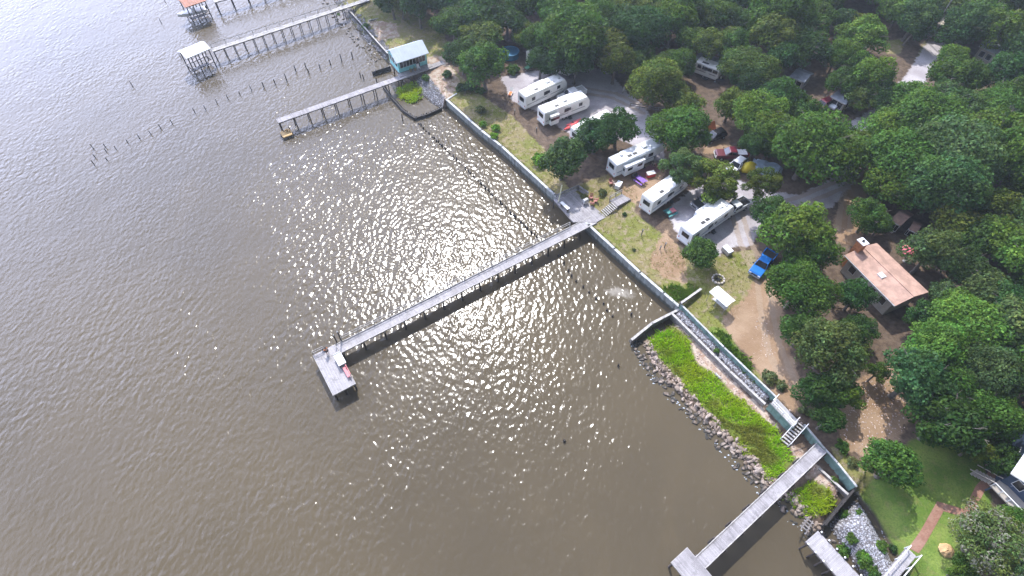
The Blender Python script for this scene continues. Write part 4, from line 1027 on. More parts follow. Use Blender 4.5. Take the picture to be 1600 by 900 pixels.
trailer('pale blue-grey fifth-wheel trailer with a long side bay, next to the purple table', mid((946.7, 270), (959, 279)), (1010, 249), 11.0, 'fifth', body=M_RVBLUE, roof=M_RVROOFG, slide=(1.4, 5.6), acs=(0.62,), stripe=M_BSTRIPE)
trailer('white flat-roofed trailer half covered by tree branches, beside the teal picnic table', mid((996, 327), (1016, 338)), (1044, 305), 9.4, 'travel', acs=(), stripe=M_BSTRIPE)
trailer('pale blue-grey trailer standing nose to nose with the silver pickup', mid((1059.5, 379), (1071, 385)), (1113, 348), 10.4, 'travel', body=M_RVBLUE, roof=M_RVROOF, slide2=(4.6, 8.2), acs=(0.75,), stripe=M_BSTRIPE, tongue=False)
trailer('white trailer seen broadside under the big oak at the far edge of the lot', (826, 98), (880, 115), 10.2, 'travel', stripe=M_STRIPE)
trailer('small white trailer in a clearing below the grey-blue shed roof', (1085, 112), (1109, 121), 5.4, 'travel', acs=(), tongue=True, ht=2.9)

def carbody(t, prof, wd, paint, zsplit):
    return MB().profile(prof, -wd/2, wd/2).build('body', paint, t, bevel=0.09)
def pickup(label, px, head_px, paint, ln=5.7, wd=1.95, bedcol=None, toolbox=False):
    a, b = on(*px), on(*head_px); rz = math.atan2(b.y-a.y, b.x-a.x)
    t = thing('pickup_truck', label, 'pickup', (a.x, a.y, gz(a)), rz); h = ln/2
    carbody(t, [(-h, 0.5), (h-0.1, 0.45), (h, 0.65), (h-0.02, 1.0), (h-0.25, 1.14), (h-1.55, 1.2), (-h, 1.2)], wd, paint, 1)
    # bed opening
    MB().box((-h+0.95, 0, 1.206), (1.7, wd-0.26, 0.02)).build('bed_floor', bedcol or M_BLACK, t)
    for s in (-1, 1): MB().box((-h+0.95, s*(wd/2-0.07), 1.30), (1.9, 0.12, 0.2)).build('bed_side', paint, t, bevel=0.02)
    MB().box((-h+0.05, 0, 1.26), (0.09, wd-0.1, 0.28)).build('tailgate', paint, t, bevel=0.02)
    x0, x1 = -h+1.95, h-1.55
    c0, c1, cz = x0+0.12, x1-0.75, 1.86
    w0, w1 = wd/2-0.03, wd/2-0.2
    MB().loft([[(x0, -w0, 1.18), (x1, -w0, 1.18), (x1, w0, 1.18), (x0, w0, 1.18)], [(c0, -w1, cz), (c1, -w1, cz), (c1, w1, cz), (c0, w1, cz)]]).build('cab', paint, t, bevel=0.06)
    MB().loft([[(x1-0.05, -w0+0.12, 1.27), (x1+0.01, -w0+0.12, 1.25), (x1+0.01, w0-0.12, 1.25), (x1-0.05, w0-0.12, 1.27)], [(c1+0.03, -w1+0.06, cz-0.07), (c1+0.09, -w1+0.06, cz-0.08), (c1+0.09, w1-0.06, cz-0.08), (c1+0.03, w1-0.06, cz-0.07)]]).build('windscreen', M_GLASS, t)
    MB().loft([[(x0-0.02, -w0+0.15, 1.3), (x0+0.05, -w0+0.15, 1.3), (x0+0.05, w0-0.15, 1.3), (x0-0.02, w0-0.15, 1.3)], [(c0-0.03, -w1+0.1, cz-0.1), (c0+0.04, -w1+0.1, cz-0.1), (c0+0.04, w1-0.1, cz-0.1), (c0-0.03, w1-0.1, cz-0.1)]]).build('rear_window', M_GLASS, t)
    for s in (-1, 1):
        ys = lambda z: s*(w0+(w1-w0)*(z-1.18)/(cz-1.18)+0.012)
        xa, xb, xm = x0+0.2, x1-0.12, (x0+x1)/2-0.05
        for (p, q_) in ((xa, xm-0.05), (xm+0.05, xb)):
            MB().loft([[(p, ys(1.28)-s*.02, 1.28), (q_, ys(1.28)-s*.02, 1.28), (q_, ys(1.28), 1.28), (p, ys(1.28), 1.28)], [(p+0.05, ys(1.76)-s*.02, 1.76), (min(q_, c1+0.02), ys(1.76)-s*.02, 1.76), (min(q_, c1+0.02), ys(1.76), 1.76), (p+0.05, ys(1.76), 1.76)]]).build('side_window', M_GLASS, t)
        MB().box((x1-0.05, s*(wd/2+0.12), 1.3), (0.1, 0.24, 0.18)).build('mirror', M_BLACK, t, bevel=0.02)
        MB().box((h-0.02, s*(wd/2-0.28), 0.9), (0.08, 0.36, 0.18)).build('headlight', M_CLEAR, t)
        MB().box((-h-0.005, s*(wd/2-0.12), 1.0), (0.04, 0.16, 0.36)).build('tail_light', M_LAMP, t)
        for x in (-h+1.1, h-1.0): wheel(t, x, s*(wd/2-0.1), 0.39, 0.26, s)
    MB().box((h+0.02, 0, 0.6), (0.14, wd-0.05, 0.2)).build('bumper', M_RIM, t, bevel=0.03)
    MB().box((-h-0.04, 0, 0.62), (0.14, wd-0.1, 0.18)).build('bumper', M_RIM, t, bevel=0.03)
    MB().box((h-0.005, 0, 0.88), (0.05, 0.9, 0.24)).build('grille', M_BLACK, t)
    return t
pickup('bright blue pickup truck parked at the edge of the dirt track under the trees', (1189, 417), (1182, 426), M_BLUECAR, 5.7)
pickup('silver pickup truck parked facing the pale blue-grey trailer', (1145, 330), (1138, 333.7), M_SILVER, 5.6, bedcol=M_BLACK)
pickup('white pickup truck parked beyond the trailer with a short side bay', (893, 153), (880, 158), M_WCAR, 6.0, bedcol=M_PLASTICG)
pickup('charcoal pickup truck in tree shade behind the last trailer', (1102, 319), (1088, 326), M_DKCAR, 5.6)
pickup('dark red pickup truck parked in deep shade beyond the tangled tree', (1140, 246), (1126, 246), M_RCAR, 5.6, bedcol=M_WHITE)
def suv(label, px, head_px, paint, ln=4.6, wd=1.85):
    a, b = on(*px), on(*head_px); rz = math.atan2(b.y-a.y, b.x-a.x)
    t = thing('parked_car', label, 'car', (a.x, a.y, gz(a)), rz); h = ln/2
    carbody(t, [(-h, 0.45), (h-0.1, 0.4), (h, 0.6), (h-0.05, 0.85), (h-0.3, 0.98), (h-1.2, 1.05), (-h+0.1, 1.08), (-h-0.03, 0.9)], wd, paint, 1)
    x0, x1, c0, c1, cz = -h+0.15, h-1.15, -h+0.55, h-1.95, 1.62
    w0, w1 = wd/2-0.04, wd/2-0.26
    MB().loft([[(x0, -w0, 1.03), (x1, -w0, 1.03), (x1, w0, 1.03), (x0, w0, 1.03)], [(c0, -w1, cz), (c1, -w1, cz), (c1, w1, cz), (c0, w1, cz)]]).build('cabin', M_GLASS, t, bevel=0.04)
    MB().loft([[(c0-0.12, -w1-0.05, cz-0.08), (c1+0.12, -w1-0.05, cz-0.08), (c1+0.12, w1+0.05, cz-0.08), (c0-0.12, w1+0.05, cz-0.08)], [(c0+0.05, -w1+0.08, cz+0.05), (c1-0.05, -w1+0.08, cz+0.05), (c1-0.05, w1-0.08, cz+0.05), (c0+0.05, w1-0.08, cz+0.05)]]).build('roof', paint, t, bevel=0.02)
    for s in (-1, 1):
        MB().beam((x1-0.02, s*(w0-0.01), 1.03), (c1+0.02, s*(w1+0.01), cz), 0.07, 0.05).build('pillar', paint, t)
        MB().box((0, s*(w0+w1)/2+s*0.01, 1.32), (0.08, 0.16, 0.56)).build('pillar', paint, t)
        MB().box((h-0.05, s*(wd/2-0.3), 0.78), (0.1, 0.36, 0.14)).build('headlight', M_CLEAR, t)
        MB().box((-h-0.01, s*(wd/2-0.2), 0.88), (0.06, 0.26, 0.16)).build('tail_light', M_LAMP, t)
        MB().box((x1-0.25, s*(wd/2+0.08), 1.08), (0.12, 0.18, 0.12)).build('mirror', paint, t)
        for x in (-h+0.85, h-0.9): wheel(t, x, s*(wd/2-0.1), 0.33, 0.22, s)
    return t
suv('black car parked on bare ground in a gap between tree crowns', (1115, 217), (1105, 221), M_BCAR)
suv('white car parked beside the bright yellow tarp, partly under branches', (1149, 263), (1142, 269), M_WCAR, 4.4)
suv('dark red car deep in shade between the right-hand tree crowns', (1284, 168), (1276, 172), M_RCAR)
suv('pale lilac-white car in shade under the forest, next to a dark red car', (1304, 165), (1298, 170), M_SILVER)

# ------------------------------------------------------------ camp things
def on3(px, py): p = on(px, py); return (p.x, p.y, gz(p))
def picnic(px, py, rz, m, label, cloth=None):
    t = thing('picnic_table', label, 'picnic table', on3(px, py), rz)
    b = MB()
    for k in range(5): b.box((0, -0.32+k*0.16, 0.74), (1.85, 0.15, 0.045))
    b.build('table_top', m, t)
    for s in (-1, 1):
        MB().box((0, s*0.72, 0.45), (1.85, 0.26, 0.045)).build('seat', m, t)
        MB().beam((s*0.65, -0.62, 0.0), (s*0.65, 0.2, 0.72), 0.05, 0.1).build('leg', m, t)
        MB().beam((s*0.65, 0.62, 0.0), (s*0.65, -0.2, 0.72), 0.05, 0.1).build('leg', m, t)
        MB().box((s*0.65, 0, 0.41), (0.05, 1.5, 0.1)).build('brace', m, t)
    return t
picnic(1000, 285, R(-50), M_PURPLE, 'purple picnic table beside the pale blue-grey fifth-wheel trailer')
picnic(1047, 334, R(30), M_TEALP, 'teal picnic table with a pink cloth, between two trailers')
p = on(1047, 334); t = thing('table_cloth', 'pink cloth spread on the teal picnic table', 'cloth', (p.x, p.y, gz(p)+0.765), R(30))
MB().box((0.35, 0, 0.006), (0.9, 0.84, 0.012)).box((0.35, -0.425, -0.08), (0.9, 0.01, 0.18)).box((0.35, 0.425, -0.08), (0.9, 0.01, 0.18)).build('cloth', M_PINK, t)
def cooler(px, py, rz, m, lidm, label, s=1.0):
    t = thing('cool_box', label, 'cool box', on3(px, py), rz); 
    MB().box((0, 0, 0.22*s), (0.95*s, 0.55*s, 0.44*s), taper=1.06).build('box_body', m, t, bevel=0.03)
    l = MB().box((0, 0, 0.49*s), (1.03*s, 0.61*s, 0.1*s), taper=0.94).build('lid', lidm, t, bevel=0.03)
    for k in (-1, 1): MB().box((k*0.52*s, 0, 0.34*s), (0.04, 0.3*s, 0.06)).build('handle', M_PLASTICG, t)
cooler(1016, 275, R(20), M_RED, M_WHITE, 'red cool box with a white lid, on bare ground beyond the purple table', 1.5)
cooler(966, 292, R(60), M_WHITE, M_WHITE, 'white chest on the grass near the plank landing', 1.5)
cooler(1135, 394, R(-60), M_BEIGE, M_WHITE, 'white-lidded chest beside the lone round tree', 1.6)
t = thing('camp_grill', 'black barrel grill standing beside the purple picnic table', 'grill', on3(990, 280), R(30))
MB().tube((-0.5, 0, 0.85), (0.5, 0, 0.85), 0.32, 0.32, 12).build('barrel', M_BLACK, t)
for s in (-0.4, 0.4):
    for k in (-0.25, 0.25): MB().beam((s, k, 0), (s, k*0.6, 0.7), 0.05, 0.05).build('leg', M_BLACK, t)
MB().tube((0.3, 0, 1.15), (0.3, 0, 1.6), 0.06, 0.06, 8).build('chimney_pipe', M_BLACK, t)
for (x, y, rz, m, lab) in ((954, 288, 20, M_CHAIRRED, 'dull red chair on the grass behind the fifth-wheel trailer'), (960, 289, 100, mat('tan_paint', (0.5, 0.4, 0.32), 0.6, 0.2, 3), 'tan chair on the grass next to the white chest'), (1021, 258, 200, mat('tan_paint', (0.5, 0.4, 0.32), 0.6, 0.2, 3), 'tan chair in shade at the front of the fifth-wheel trailer'), (1026, 262, 110, M_CHAIRRED, 'red chair in shade at the front of the fifth-wheel trailer')):
    chair(x, y, R(rz), m, lab, 0)
t = thing('mat', 'reddish outdoor mat spread beside the fifth-wheel trailer', 'mat', on3(1010, 270), R(37))
MB().box((0, 0, 0.012), (4.6, 2.2, 0.02)).build('rug', mat('dull_red_mat', (0.26, 0.12, 0.13), 0.9, 0.25, 2), t)
def kayak(px, py, rz, m, label, ln=3.2):
    t = thing('kayak', label, 'kayak', on3(px, py), rz); rings = []
    for f in (0, 0.12, 0.3, 0.5, 0.7, 0.88, 1):
        w_ = 0.02+0.37*math.sin(math.pi*min(max(f, 0.02), 0.98))**0.6; x = (f-0.5)*ln; z = 0.12+0.5*(f-0.5)**2
        rings.append([(x, w_*math.cos(a), z+0.16+0.17*math.sin(a)) for a in (0, .8, 1.57, 2.34, 3.14, 3.9, 4.71, 5.5)])
    MB().loft(rings).build('hull', m, t, smooth=True)
    MB().tube((-0.2, 0, 0.44), (-0.2, 0, 0.46), 0.24, 0.24, 12).build('cockpit', M_BLACK, t)
kayak(892, 199, R(40), M_RED, 'red kayak on the ground between two white campers', 3.6)
kayak(896, 193.5, R(34), M_CORAL, 'coral kayak on the gravel behind the red one', 3.4)
t = thing('lounge_chair', 'white deck chair with an orange cushion at the near corner of the gravel lot', 'chair', on3(798, 147), R(75))
MB().beam((-0.9, 0, 0.32), (0.3, 0, 0.34), 0.6, 0.06).build('seat', M_ORANGE, t)
MB().beam((0.3, 0, 0.34), (0.95, 0, 0.95), 0.6, 0.06).build('backrest', M_WHITE, t)
for x in (-0.75, 0.25):
    for s in (-0.32, 0.32): MB().box((x, s, 0.2), (0.06, 0.06, 0.4)).build('leg', M_WHITE, t)
for s in (-0.34, 0.34): MB().box((-0.3, s, 0.36), (1.3, 0.05, 0.07)).build('side_rail', M_WHITE, t)
t = thing('wheelbarrow', 'green wheelbarrow at the end of the broadside trailer', 'wheelbarrow', on3(825, 110), R(40))
MB().loft([[(-0.4, -0.3, 0.4), (0.45, -0.25, 0.4), (0.45, 0.25, 0.4), (-0.4, 0.3, 0.4)], [(-0.7, -0.5, 0.8), (0.85, -0.45, 0.85), (0.85, 0.45, 0.85), (-0.7, 0.5, 0.8)]]).build('tray', M_GREENP, t, bevel=0.02)
wheel(t, 0.85, 0, 0.22, 0.12, 1)
for s in (-1, 1):
    MB().beam((0.85, s*0.1, 0.25), (-1.3, s*0.4, 0.65), 0.05, 0.05).build('handle', M_BEAM, t); MB().beam((-0.3, s*0.3, 0.4), (-0.5, s*0.35, 0), 0.05, 0.05).build('leg', M_BLACK, t)
# canopy
q = [at(x, y, 5.0) for x, y in ((1110.5, 453), (1123.5, 442), (1150.5, 465), (1139, 476))]
c = sum(q, Vector())/4; c.z = 0; g = gz(c); an = math.atan2(q[2].y-q[1].y, q[2].x-q[1].x); lx = ((q[2]-q[1]).length+(q[3]-q[0]).length)/2; ly = ((q[1]-q[0]).length+(q[2]-q[3]).length)/2
t = thing('canopy', 'white flat canopy on thin poles on the grass beside the dirt track', 'canopy', (c.x, c.y, g), an)
e0, e1 = 2.25, 2.6
MB().loft([[(-lx/2, -ly/2, e0), (-lx/2, 0, e1), (-lx/2, ly/2, e0), (-lx/2, ly/2, e0-0.12), (-lx/2, 0, e1-0.04), (-lx/2, -ly/2, e0-0.12)], [(lx/2, -ly/2, e0), (lx/2, 0, e1), (lx/2, ly/2, e0), (lx/2, ly/2, e0-0.12), (lx/2, 0, e1-0.04), (lx/2, -ly/2, e0-0.12)]]).build('cover', M_WHITE, t)
for sx in (-1, 0, 1):
    for sy in (-1, 1): MB().tube((sx*(lx/2-0.12), sy*(ly/2-0.1), 0), (sx*(lx/2-0.12), sy*(ly/2-0.1), e0-0.06), 0.035, 0.035, 8).build('pole', M_RIM, t)
for sy in (-1, 1): MB().box((0, sy*(ly/2-0.1), e0-0.1), (lx-0.2, 0.05, 0.05)).build('rail', M_RIM, t)
MB().box((0.2, 0, 0.74), (2.4, 0.75, 0.05)).build('tmp', M_PLASTICG).name = 'folding_table'
o = bpy.data.objects['folding_table']; o.location = t.location; o.rotation_euler = t.rotation_euler
tag(o, 'grey folding table standing in the shade under the white canopy', 'table')
for sx in (-0.9, 1.3):
    for sy in (-0.3, 0.3):
        MB().box((sx, sy, 0.36), (0.04, 0.04, 0.72)).build('leg', M_RIM, o)
t = thing('fire_pit', 'ring of pale stones with charred logs beside the white canopy', 'fire pit', on3(1122, 437), 0)
r = random.Random(3)
for k in range(11):
    a = k*6.283/11; MB().box((0.85*math.cos(a), 0.85*math.sin(a), 0.16), (0.42, 0.3, 0.32), a+1.57, 0.85).build('stone', mat('pale_stone', (0.5, 0.45, 0.4), 0.9, 0.3, 2), t, bevel=0.05)
for k in range(4): MB().tube((-0.5*math.cos(k), -0.5*math.sin(k), 0.12), (0.5*math.cos(k), 0.5*math.sin(k), 0.2+0.05*k), 0.08, 0.07, 7).build('log', M_BLACK, t)
t = thing('yellow_tarp', 'bright yellow tarp over a rounded load between a white car and blue tarp', 'tarp', on3(1168, 265), R(20))
rings = []
for k in range(6):
    z = 0.1+k*0.3; s_ = (1.0, 1.02, 0.97, 0.85, 0.6, 0.2)[k]; rings.append([(1.6*s_*math.cos(i*6.283/12)*(1+0.08*math.sin(3*i)), 1.1*s_*math.sin(i*6.283/12)*(1+.06*math.cos(5*i)), z) for i in range(12)])
MB().loft(rings).build('cover', M_YELLOW, t, smooth=True)
MB().box((0, 0, 0.06), (2.6, 1.7, 0.12)).build('trailer_base', M_BLACK, t)
t = thing('blue_tarp', 'rumpled pale blue tarp over a stack at the edge of the forest shade', 'tarp', on3(1196, 266), R(-30))
b = MB(); r = random.Random(5); n = 9
hgt = [[(1.0+r.uniform(-.22, .22))*(0.25 if i in (0, n-1) or j in (0, n-1) else 1) for j in range(n)] for i in range(n)]
b.add([((i/(n-1)-.5)*5.2, (j/(n-1)-.5)*3.4, hgt[i][j]) for i in range(n) for j in range(n)], [(i*n+j, (i+1)*n+j, (i+1)*n+j+1, i*n+j+1) for i in range(n-1) for j in range(n-1)])
b.build('cover', M_TARP, t)
MB().box((0, 0, 0.35), (4.4, 2.6, 0.7)).build('stacked_load', M_BLACK, t)
t = thing('storage_bin', 'red storage bin in shade above the yellow tarp', 'bin', on3(1163, 244), R(10))
MB().box((0, 0, 0.5), (1.5, 0.9, 1.0), taper=1.06).build('box_body', M_RED, t, bevel=0.04); MB().box((0, 0, 1.05), (1.62, 1.0, 0.1)).build('lid', M_RED, t, bevel=0.02)
t = thing('tent', 'small orange tent above the black car', 'tent', on3(1107, 200), R(30))
MB().loft([[(-1.1, -0.9, 0), (-1.1, 0, 1.25), (-1.1, 0.9, 0)], [(1.1, -0.9, 0), (1.1, 0, 1.25), (1.1, 0.9, 0)]]).build('canvas', M_ORANGE, t)
MB().loft([[(1.105, -0.35, 0.01), (1.105, 0, 0.85), (1.105, 0.35, 0.01)], [(1.12, -0.35, 0.01), (1.12, 0, 0.85), (1.12, 0.35, 0.01)]]).build('door_flap', M_BLACK, t)
t = thing('rail_fence', 'weathered low rail fence along the inner edge of the gravel lot', 'fence', on3(984, 168), R(-15))
for k in range(5): MB().box((k*1.8, 0, 0.5), (0.12, 0.12, 1.1)).build('post', M_BEAM, t)
for zz in (0.45, 0.9): MB().box((3.6, 0.06, zz), (7.3, 0.05, 0.15)).build('rail', M_BEAM, t)
t = thing('sign_board', 'small white board on a post at the tree edge of the gravel lot', 'sign', on3(973, 146), R(60))
MB().box((0, 0, 0.7), (0.1, 0.1, 1.4)).build('post', M_BEAM, t); MB().box((0, -0.07, 1.2), (0.9, 0.04, 1.1)).build('board', M_WHITE, t)
# hookup posts in the grass
for x, y, hh, lab in ((804, 178, 1.1, 'thin post in the grass at the first trailer beside the gravel lot'), (838, 206, 1.1, 'thin post in the grass at the rear of the trailer with the short side bay'), (1002, 368, 1.6, 'thin dark post on the grass below the half-covered white trailer'), (1038, 387, 1.3, 'thin dark post on the dry grass left of the lone round tree'), (1031, 390, 1.0, 'shorter dark post on the dry grass left of the lone round tree')):
    t = thing('hookup_post', lab, 'post', on3(x, y), 0.5)
    MB().box((0, 0, hh/2), (0.12, 0.12, hh)).build('shaft', M_BARK, t); MB().box((0, -0.08, hh-0.2), (0.2, 0.08, 0.28)).build('socket_box', M_PLASTICG, t)
# person at the end of the large pier
def person(loc, rz):
    t = thing('person', 'person in an orange top and dark shorts standing on the pier end platform', 'person', loc, rz)
    J = {'pelvis': (0, 0, .95), 'chest': (0, 0, 1.3), 'neck': (0, .02, 1.48), 'head': (0, -.02, 1.6), 'crown': (0, -.02, 1.74)}
    E_ = [('pelvis', 'chest'), ('chest', 'neck'), ('neck', 'head'), ('head', 'crown')]; rad = {'pelvis': .15, 'chest': .17, 'neck': .06, 'head': .10, 'crown': .075}
    for s, n in ((1, 'l'), (-1, 'r')):
        pts = (('hip', (.1*s, 0, .9), .10), ('knee', (.12*s, -.03, .5), .062), ('ankle', (.12*s, .02, .08), .042), ('toe', (.13*s, -.16, .045), .036), ('sho', (.19*s, 0, 1.42), .062), ('elb', (.27*s, -.06, 1.15), .043), ('wri', (.22*s, -.26, 1.02), .03), ('palm', (.2*s, -.33, 1.01), .034))
        for k, p, r_ in pts: J[k+n] = p; rad[k+n] = r_
        E_ += [('pelvis', 'hip'+n), ('hip'+n, 'knee'+n), ('knee'+n, 'ankle'+n), ('ankle'+n, 'toe'+n), ('chest', 'sho'+n), ('sho'+n, 'elb'+n), ('elb'+n, 'wri'+n), ('wri'+n, 'palm'+n)]
        for f in range(4):
            J['f%d%s' % (f, n)] = (.2*s+(f-1.5)*.02, -.385, 1.0); J['g%d%s' % (f, n)] = (.2*s+(f-1.5)*.021, -.41+.005*abs(f-1.5), .965)
            rad['f%d%s' % (f, n)] = .009; rad['g%d%s' % (f, n)] = .008; E_ += [('palm'+n, 'f%d%s' % (f, n)), ('f%d%s' % (f, n), 'g%d%s' % (f, n))]
        J['th'+n] = (.2*s-.05*s, -.34, .99); rad['th'+n] = .01; E_.append(('palm'+n, 'th'+n))
    def skin(name, keys, edges, m, grow=0.0):
        me_ = bpy.data.meshes.new(name); ix = {k: i for i, k in enumerate(keys)}
        me_.from_pydata([J[k] for k in keys], [(ix[a], ix[b]) for a, b in edges], [])
        o = bpy.data.objects.new(name, me_); C.objects.link(o); o.parent = t; me_.materials.append(m)
        md = o.modifiers.new('skin', 'SKIN'); sv = me_.skin_vertices[0].data if me_.skin_vertices else None
        if sv is None: return o
        for k in keys: sv[ix[k]].radius = (rad[k]+grow, rad[k]+grow)
        sv[0].use_root = True
        o.modifiers.new('smooth', 'SUBSURF').render_levels = 1
        return o
    keys = ['pelvis']+[k for k in J if k != 'pelvis']
    for nm, kk, ee, m, g in (('body', keys, E_, M_SKIN, 0), ('shirt', ['chest', 'pelvis', 'shol', 'shor', 'elbl', 'elbr'], [('pelvis', 'chest'), ('chest', 'shol'), ('chest', 'shor'), ('shol', 'elbl'), ('shor', 'elbr')], M_ORANGE, .022), ('shorts', ['pelvis', 'hipl', 'hipr', 'kneel', 'kneer'], [('pelvis', 'hipl'), ('pelvis', 'hipr'), ('hipl', 'kneel'), ('hipr', 'kneer')], M_SHORTS, .03)):
        me_ = bpy.data.meshes.new(nm); ix = {k: i for i, k in enumerate(kk)}
        me_.from_pydata([J[k] for k in kk], [(ix[a], ix[b]) for a, b in ee], []); me_.materials.append(m)
        bm = bmesh.new(); bm.from_mesh(me_); ly_ = bm.verts.layers.skin.verify(); bm.verts.ensure_lookup_table()
        for k in kk: bm.verts[ix[k]][ly_].radius = (rad[k]+g, rad[k]+g)
        bm.verts[0][ly_].use_root = True
        bm.to_mesh(me_); bm.free()
        o = bpy.data.objects.new(nm, me_); C.objects.link(o); o.parent = t
        o.modifiers.new('skin', 'SKIN'); sb = o.modifiers.new('smooth', 'SUBSURF'); sb.levels = 1; sb.render_levels = 1
    hb = MB(); rings = [[(.115*s_*math.cos(i*.5236), .02+.125*s_*math.sin(i*.5236)-.03, z) for i in range(12)] for s_, z in ((1.0, 1.63), (1.0, 1.70), (.8, 1.76), (.3, 1.79))]
    hb.loft(rings).build('hair', M_HAIR, t, smooth=True)
    for s in (-1, 1): MB().tube((.035*s, -.118, 1.645), (.035*s, -.124, 1.645), .012, .010, 6).build('eye', M_HAIR, t)
    MB().beam((0, -.11, 1.63), (0, -.145, 1.60), .025, .03).build('nose', M_SKIN, t)
    MB().box((0, -.115, 1.565), (.045, .012, .01)).build('mouth', M_CHAIRRED, t)
    return t
import bmesh
q = pixel_in_pier(513, 553, ZP); person(pw(q.x, q.y, ZP+0.0), PIER+R(200))
q = pixel_in_pier(506, 547, ZP)
t = thing('bucket', 'black bucket standing by the person on the pier end platform', 'bucket', pw(q.x, q.y, ZP), 0)
MB().tube((0, 0, 0), (0, 0, 0.42), 0.19, 0.24, 12).build('pail', M_BLACK, t); MB().tube((0, -.24, 0.4), (0, .24, 0.4), 0.012, 0.012, 6).build('handle', M_RIM, t)

# ------------------------------------------------------------ houses inland
def house_box(name, label, cornerpx, z_e, wd, zr, roofm, wallm, base=2.7, shed=False, ov=0.5, nwin=3):
    """cornerpx: two eave corners of the long side that faces the camera"""
    a, b = (q_ if isinstance(q_, Vector) else at(*q_, z_e) for q_ in cornerpx); an = math.atan2(b.y-a.y, b.x-a.x); lx = (b-a).length
    t = thing(name, label, 'house', (a.x, a.y, base), an); e = z_e-base; r_ = zr-base
    x0, x1, y0, y1 = ov, lx-ov, ov, wd-ov
    w_ = MB()
    w_.box(((x0+x1)/2, y0+.1, e/2), (x1-x0, .2, e-0.1)).box(((x0+x1)/2, y1-.1, e/2), (x1-x0, .2, e-0.1))
    for xx in (x0+.1, x1-.1):
        w_.loft([[(xx-.1, y0+.2, 0), (xx+.1, y0+.2, 0), (xx+.1, y0+.2, e-0.05), (xx-.1, y0+.2, e-0.05)], [(xx-.1, wd/2, 0), (xx+.1, wd/2, 0), (xx+.1, wd/2, r_-.2), (xx-.1, wd/2, r_-.2)], [(xx-.1, y1-.2, 0), (xx+.1, y1-.2, 0), (xx+.1, y1-.2, e-0.05), (xx-.1, y1-.2, e-0.05)]])
    w_.build('wall', wallm, t)
    for s in (0, 1):
        ye = 0 if s == 0 else wd
        rf = MB().loft([[(0, ye, e), (0, wd/2, r_), (0, wd/2, r_-.16), (0, ye, e-.14)], [(lx, ye, e), (lx, wd/2, r_), (lx, wd/2, r_-.16), (lx, ye, e-.14)]])
        k = 0.25
        while k < lx and roofm is M_WHITE: rf.beam((k, ye, e+.015), (k, wd/2, r_+.015), .05, .05); k += .6
        rf.build('roof', roofm, t)
    MB().beam((0, wd/2, r_+.03), (lx, wd/2, r_+.03), .3, .06).build('ridge_cap', roofm, t); MB().box((lx/2, -.05, e-.1), (lx, .1, .1)).build('gutter', M_PLASTICG, t)
    for k in range(nwin): framed_window(t, (x0+(k+.7)*(x1-x0)/(nwin+.4), y0, e*0.55), 1.0, 1.2, 'x')
    framed_window(t, (x1, wd*0.4, e*0.55), 1.0, 1.2, 'y', out=1); framed_window(t, (x0, wd*0.4, e*0.55), 1.0, 1.2, 'y', out=-1)
    return t, lx
t, lx = house_box('brick_chimney_house', 'long house with a terracotta roof and an orange chimney among the trees', [(1320, 398.5), (1399, 478)], 6.2, 6.1, 6.8, M_TERRA, M_BEIGE, ov=0.6, nwin=4)
inv_ = frame_of(t).inverted(); cp = inv_ @ at(1346, 381, 7.8)
c = MB().box((cp.x, cp.y, 2.7), (1.15, 0.9, 5.6)).build('chimney', M_BRICK, t)
MB().box((cp.x, cp.y, 5.56), (1.35, 1.1, 0.14)).build('chimney_cap', M_WHITE, c); MB().tube((cp.x, cp.y, 5.6), (cp.x, cp.y, 5.85), .2, .2, 8).build('flue', M_BLACK, c)
sp = inv_ @ at(1380, 427.5, 7.0)
s = MB().box((sp.x, sp.y, 3.5+0.5*(1-abs(sp.y-3.05)/3.05)+0.1), (0.9, 0.8, 0.2)).build('skylight', M_WHITE, t); MB().box((sp.x, sp.y, 3.62+0.5*(1-abs(sp.y-3.05)/3.05)+0.1), (0.7, 0.6, 0.04)).build('pane', M_PLASTICG, s)
d = MB().box((lx*0.42, 0.575, 1.05), (0.95, 0.05, 2.1)).build('door', M_WHITE, t); MB().box((lx*0.42+.35, 0.53, 1.0), (.05, .05, .12)).build('handle', M_BLACK, d)
w0_ = at(1580, 739, 6.8); w1_ = at(1600, 694, 6.8); dv = (w1_-w0_).normalized(); dv = Vector((dv.y, -dv.x, 0))
t, lx = house_box('white_roof_house', 'navy house with a huge white roof at the right edge beyond the lawn', [w0_, w0_+dv*13], 6.8, 12.0, 9.0, M_WHITE, M_NAVY, base=2.4, ov=0.5, nwin=5)
hb_ = t
# its white roof turned with the ridge inland: porch wing in front
q0, q1 = at(1563, 752, 5.6), at(1600, 790, 5.6); an = math.atan2(q1.y-q0.y, q1.x-q0.x)
g = thing('porch', 'dark blue porch with a tan stairway in front of the white-roofed house', 'porch', (q0.x, q0.y, 2.4), an)
MB().box((2.5, 0.9, 1.5), (5.0, 1.8, 0.15)).build('floor', M_BEIGE, g)
MB().box((2.5, 1.85, 2.6), (5.0, 0.12, 2.2)).build('wall', M_NAVY, g)
framed_window(g, (1.3, 1.79, 2.9), 1.0, 1.2, 'x'); framed_window(g, (3.7, 1.79, 2.9), 1.0, 1.2, 'x')
for k in range(7): MB().box((-0.3-k*0.3, 0.7, 1.4-k*0.2), (0.3, 1.2, 0.06)).build('tread', M_BEIGE, g)
for s in (0.08, 1.32): MB().beam((0, s, 2.4), (-2.3, s, 0.95), 0.08, 0.1).build('handrail', M_BEIGE, g)
for k in range(6): MB().box((k, 0.05, 1.95), (0.09, 0.09, 1.0)).build('rail_post', M_WHITE, g)
MB().box((2.5, 0.05, 2.42), (5.0, 0.1, 0.08)).build('handrail', M_WHITE, g)
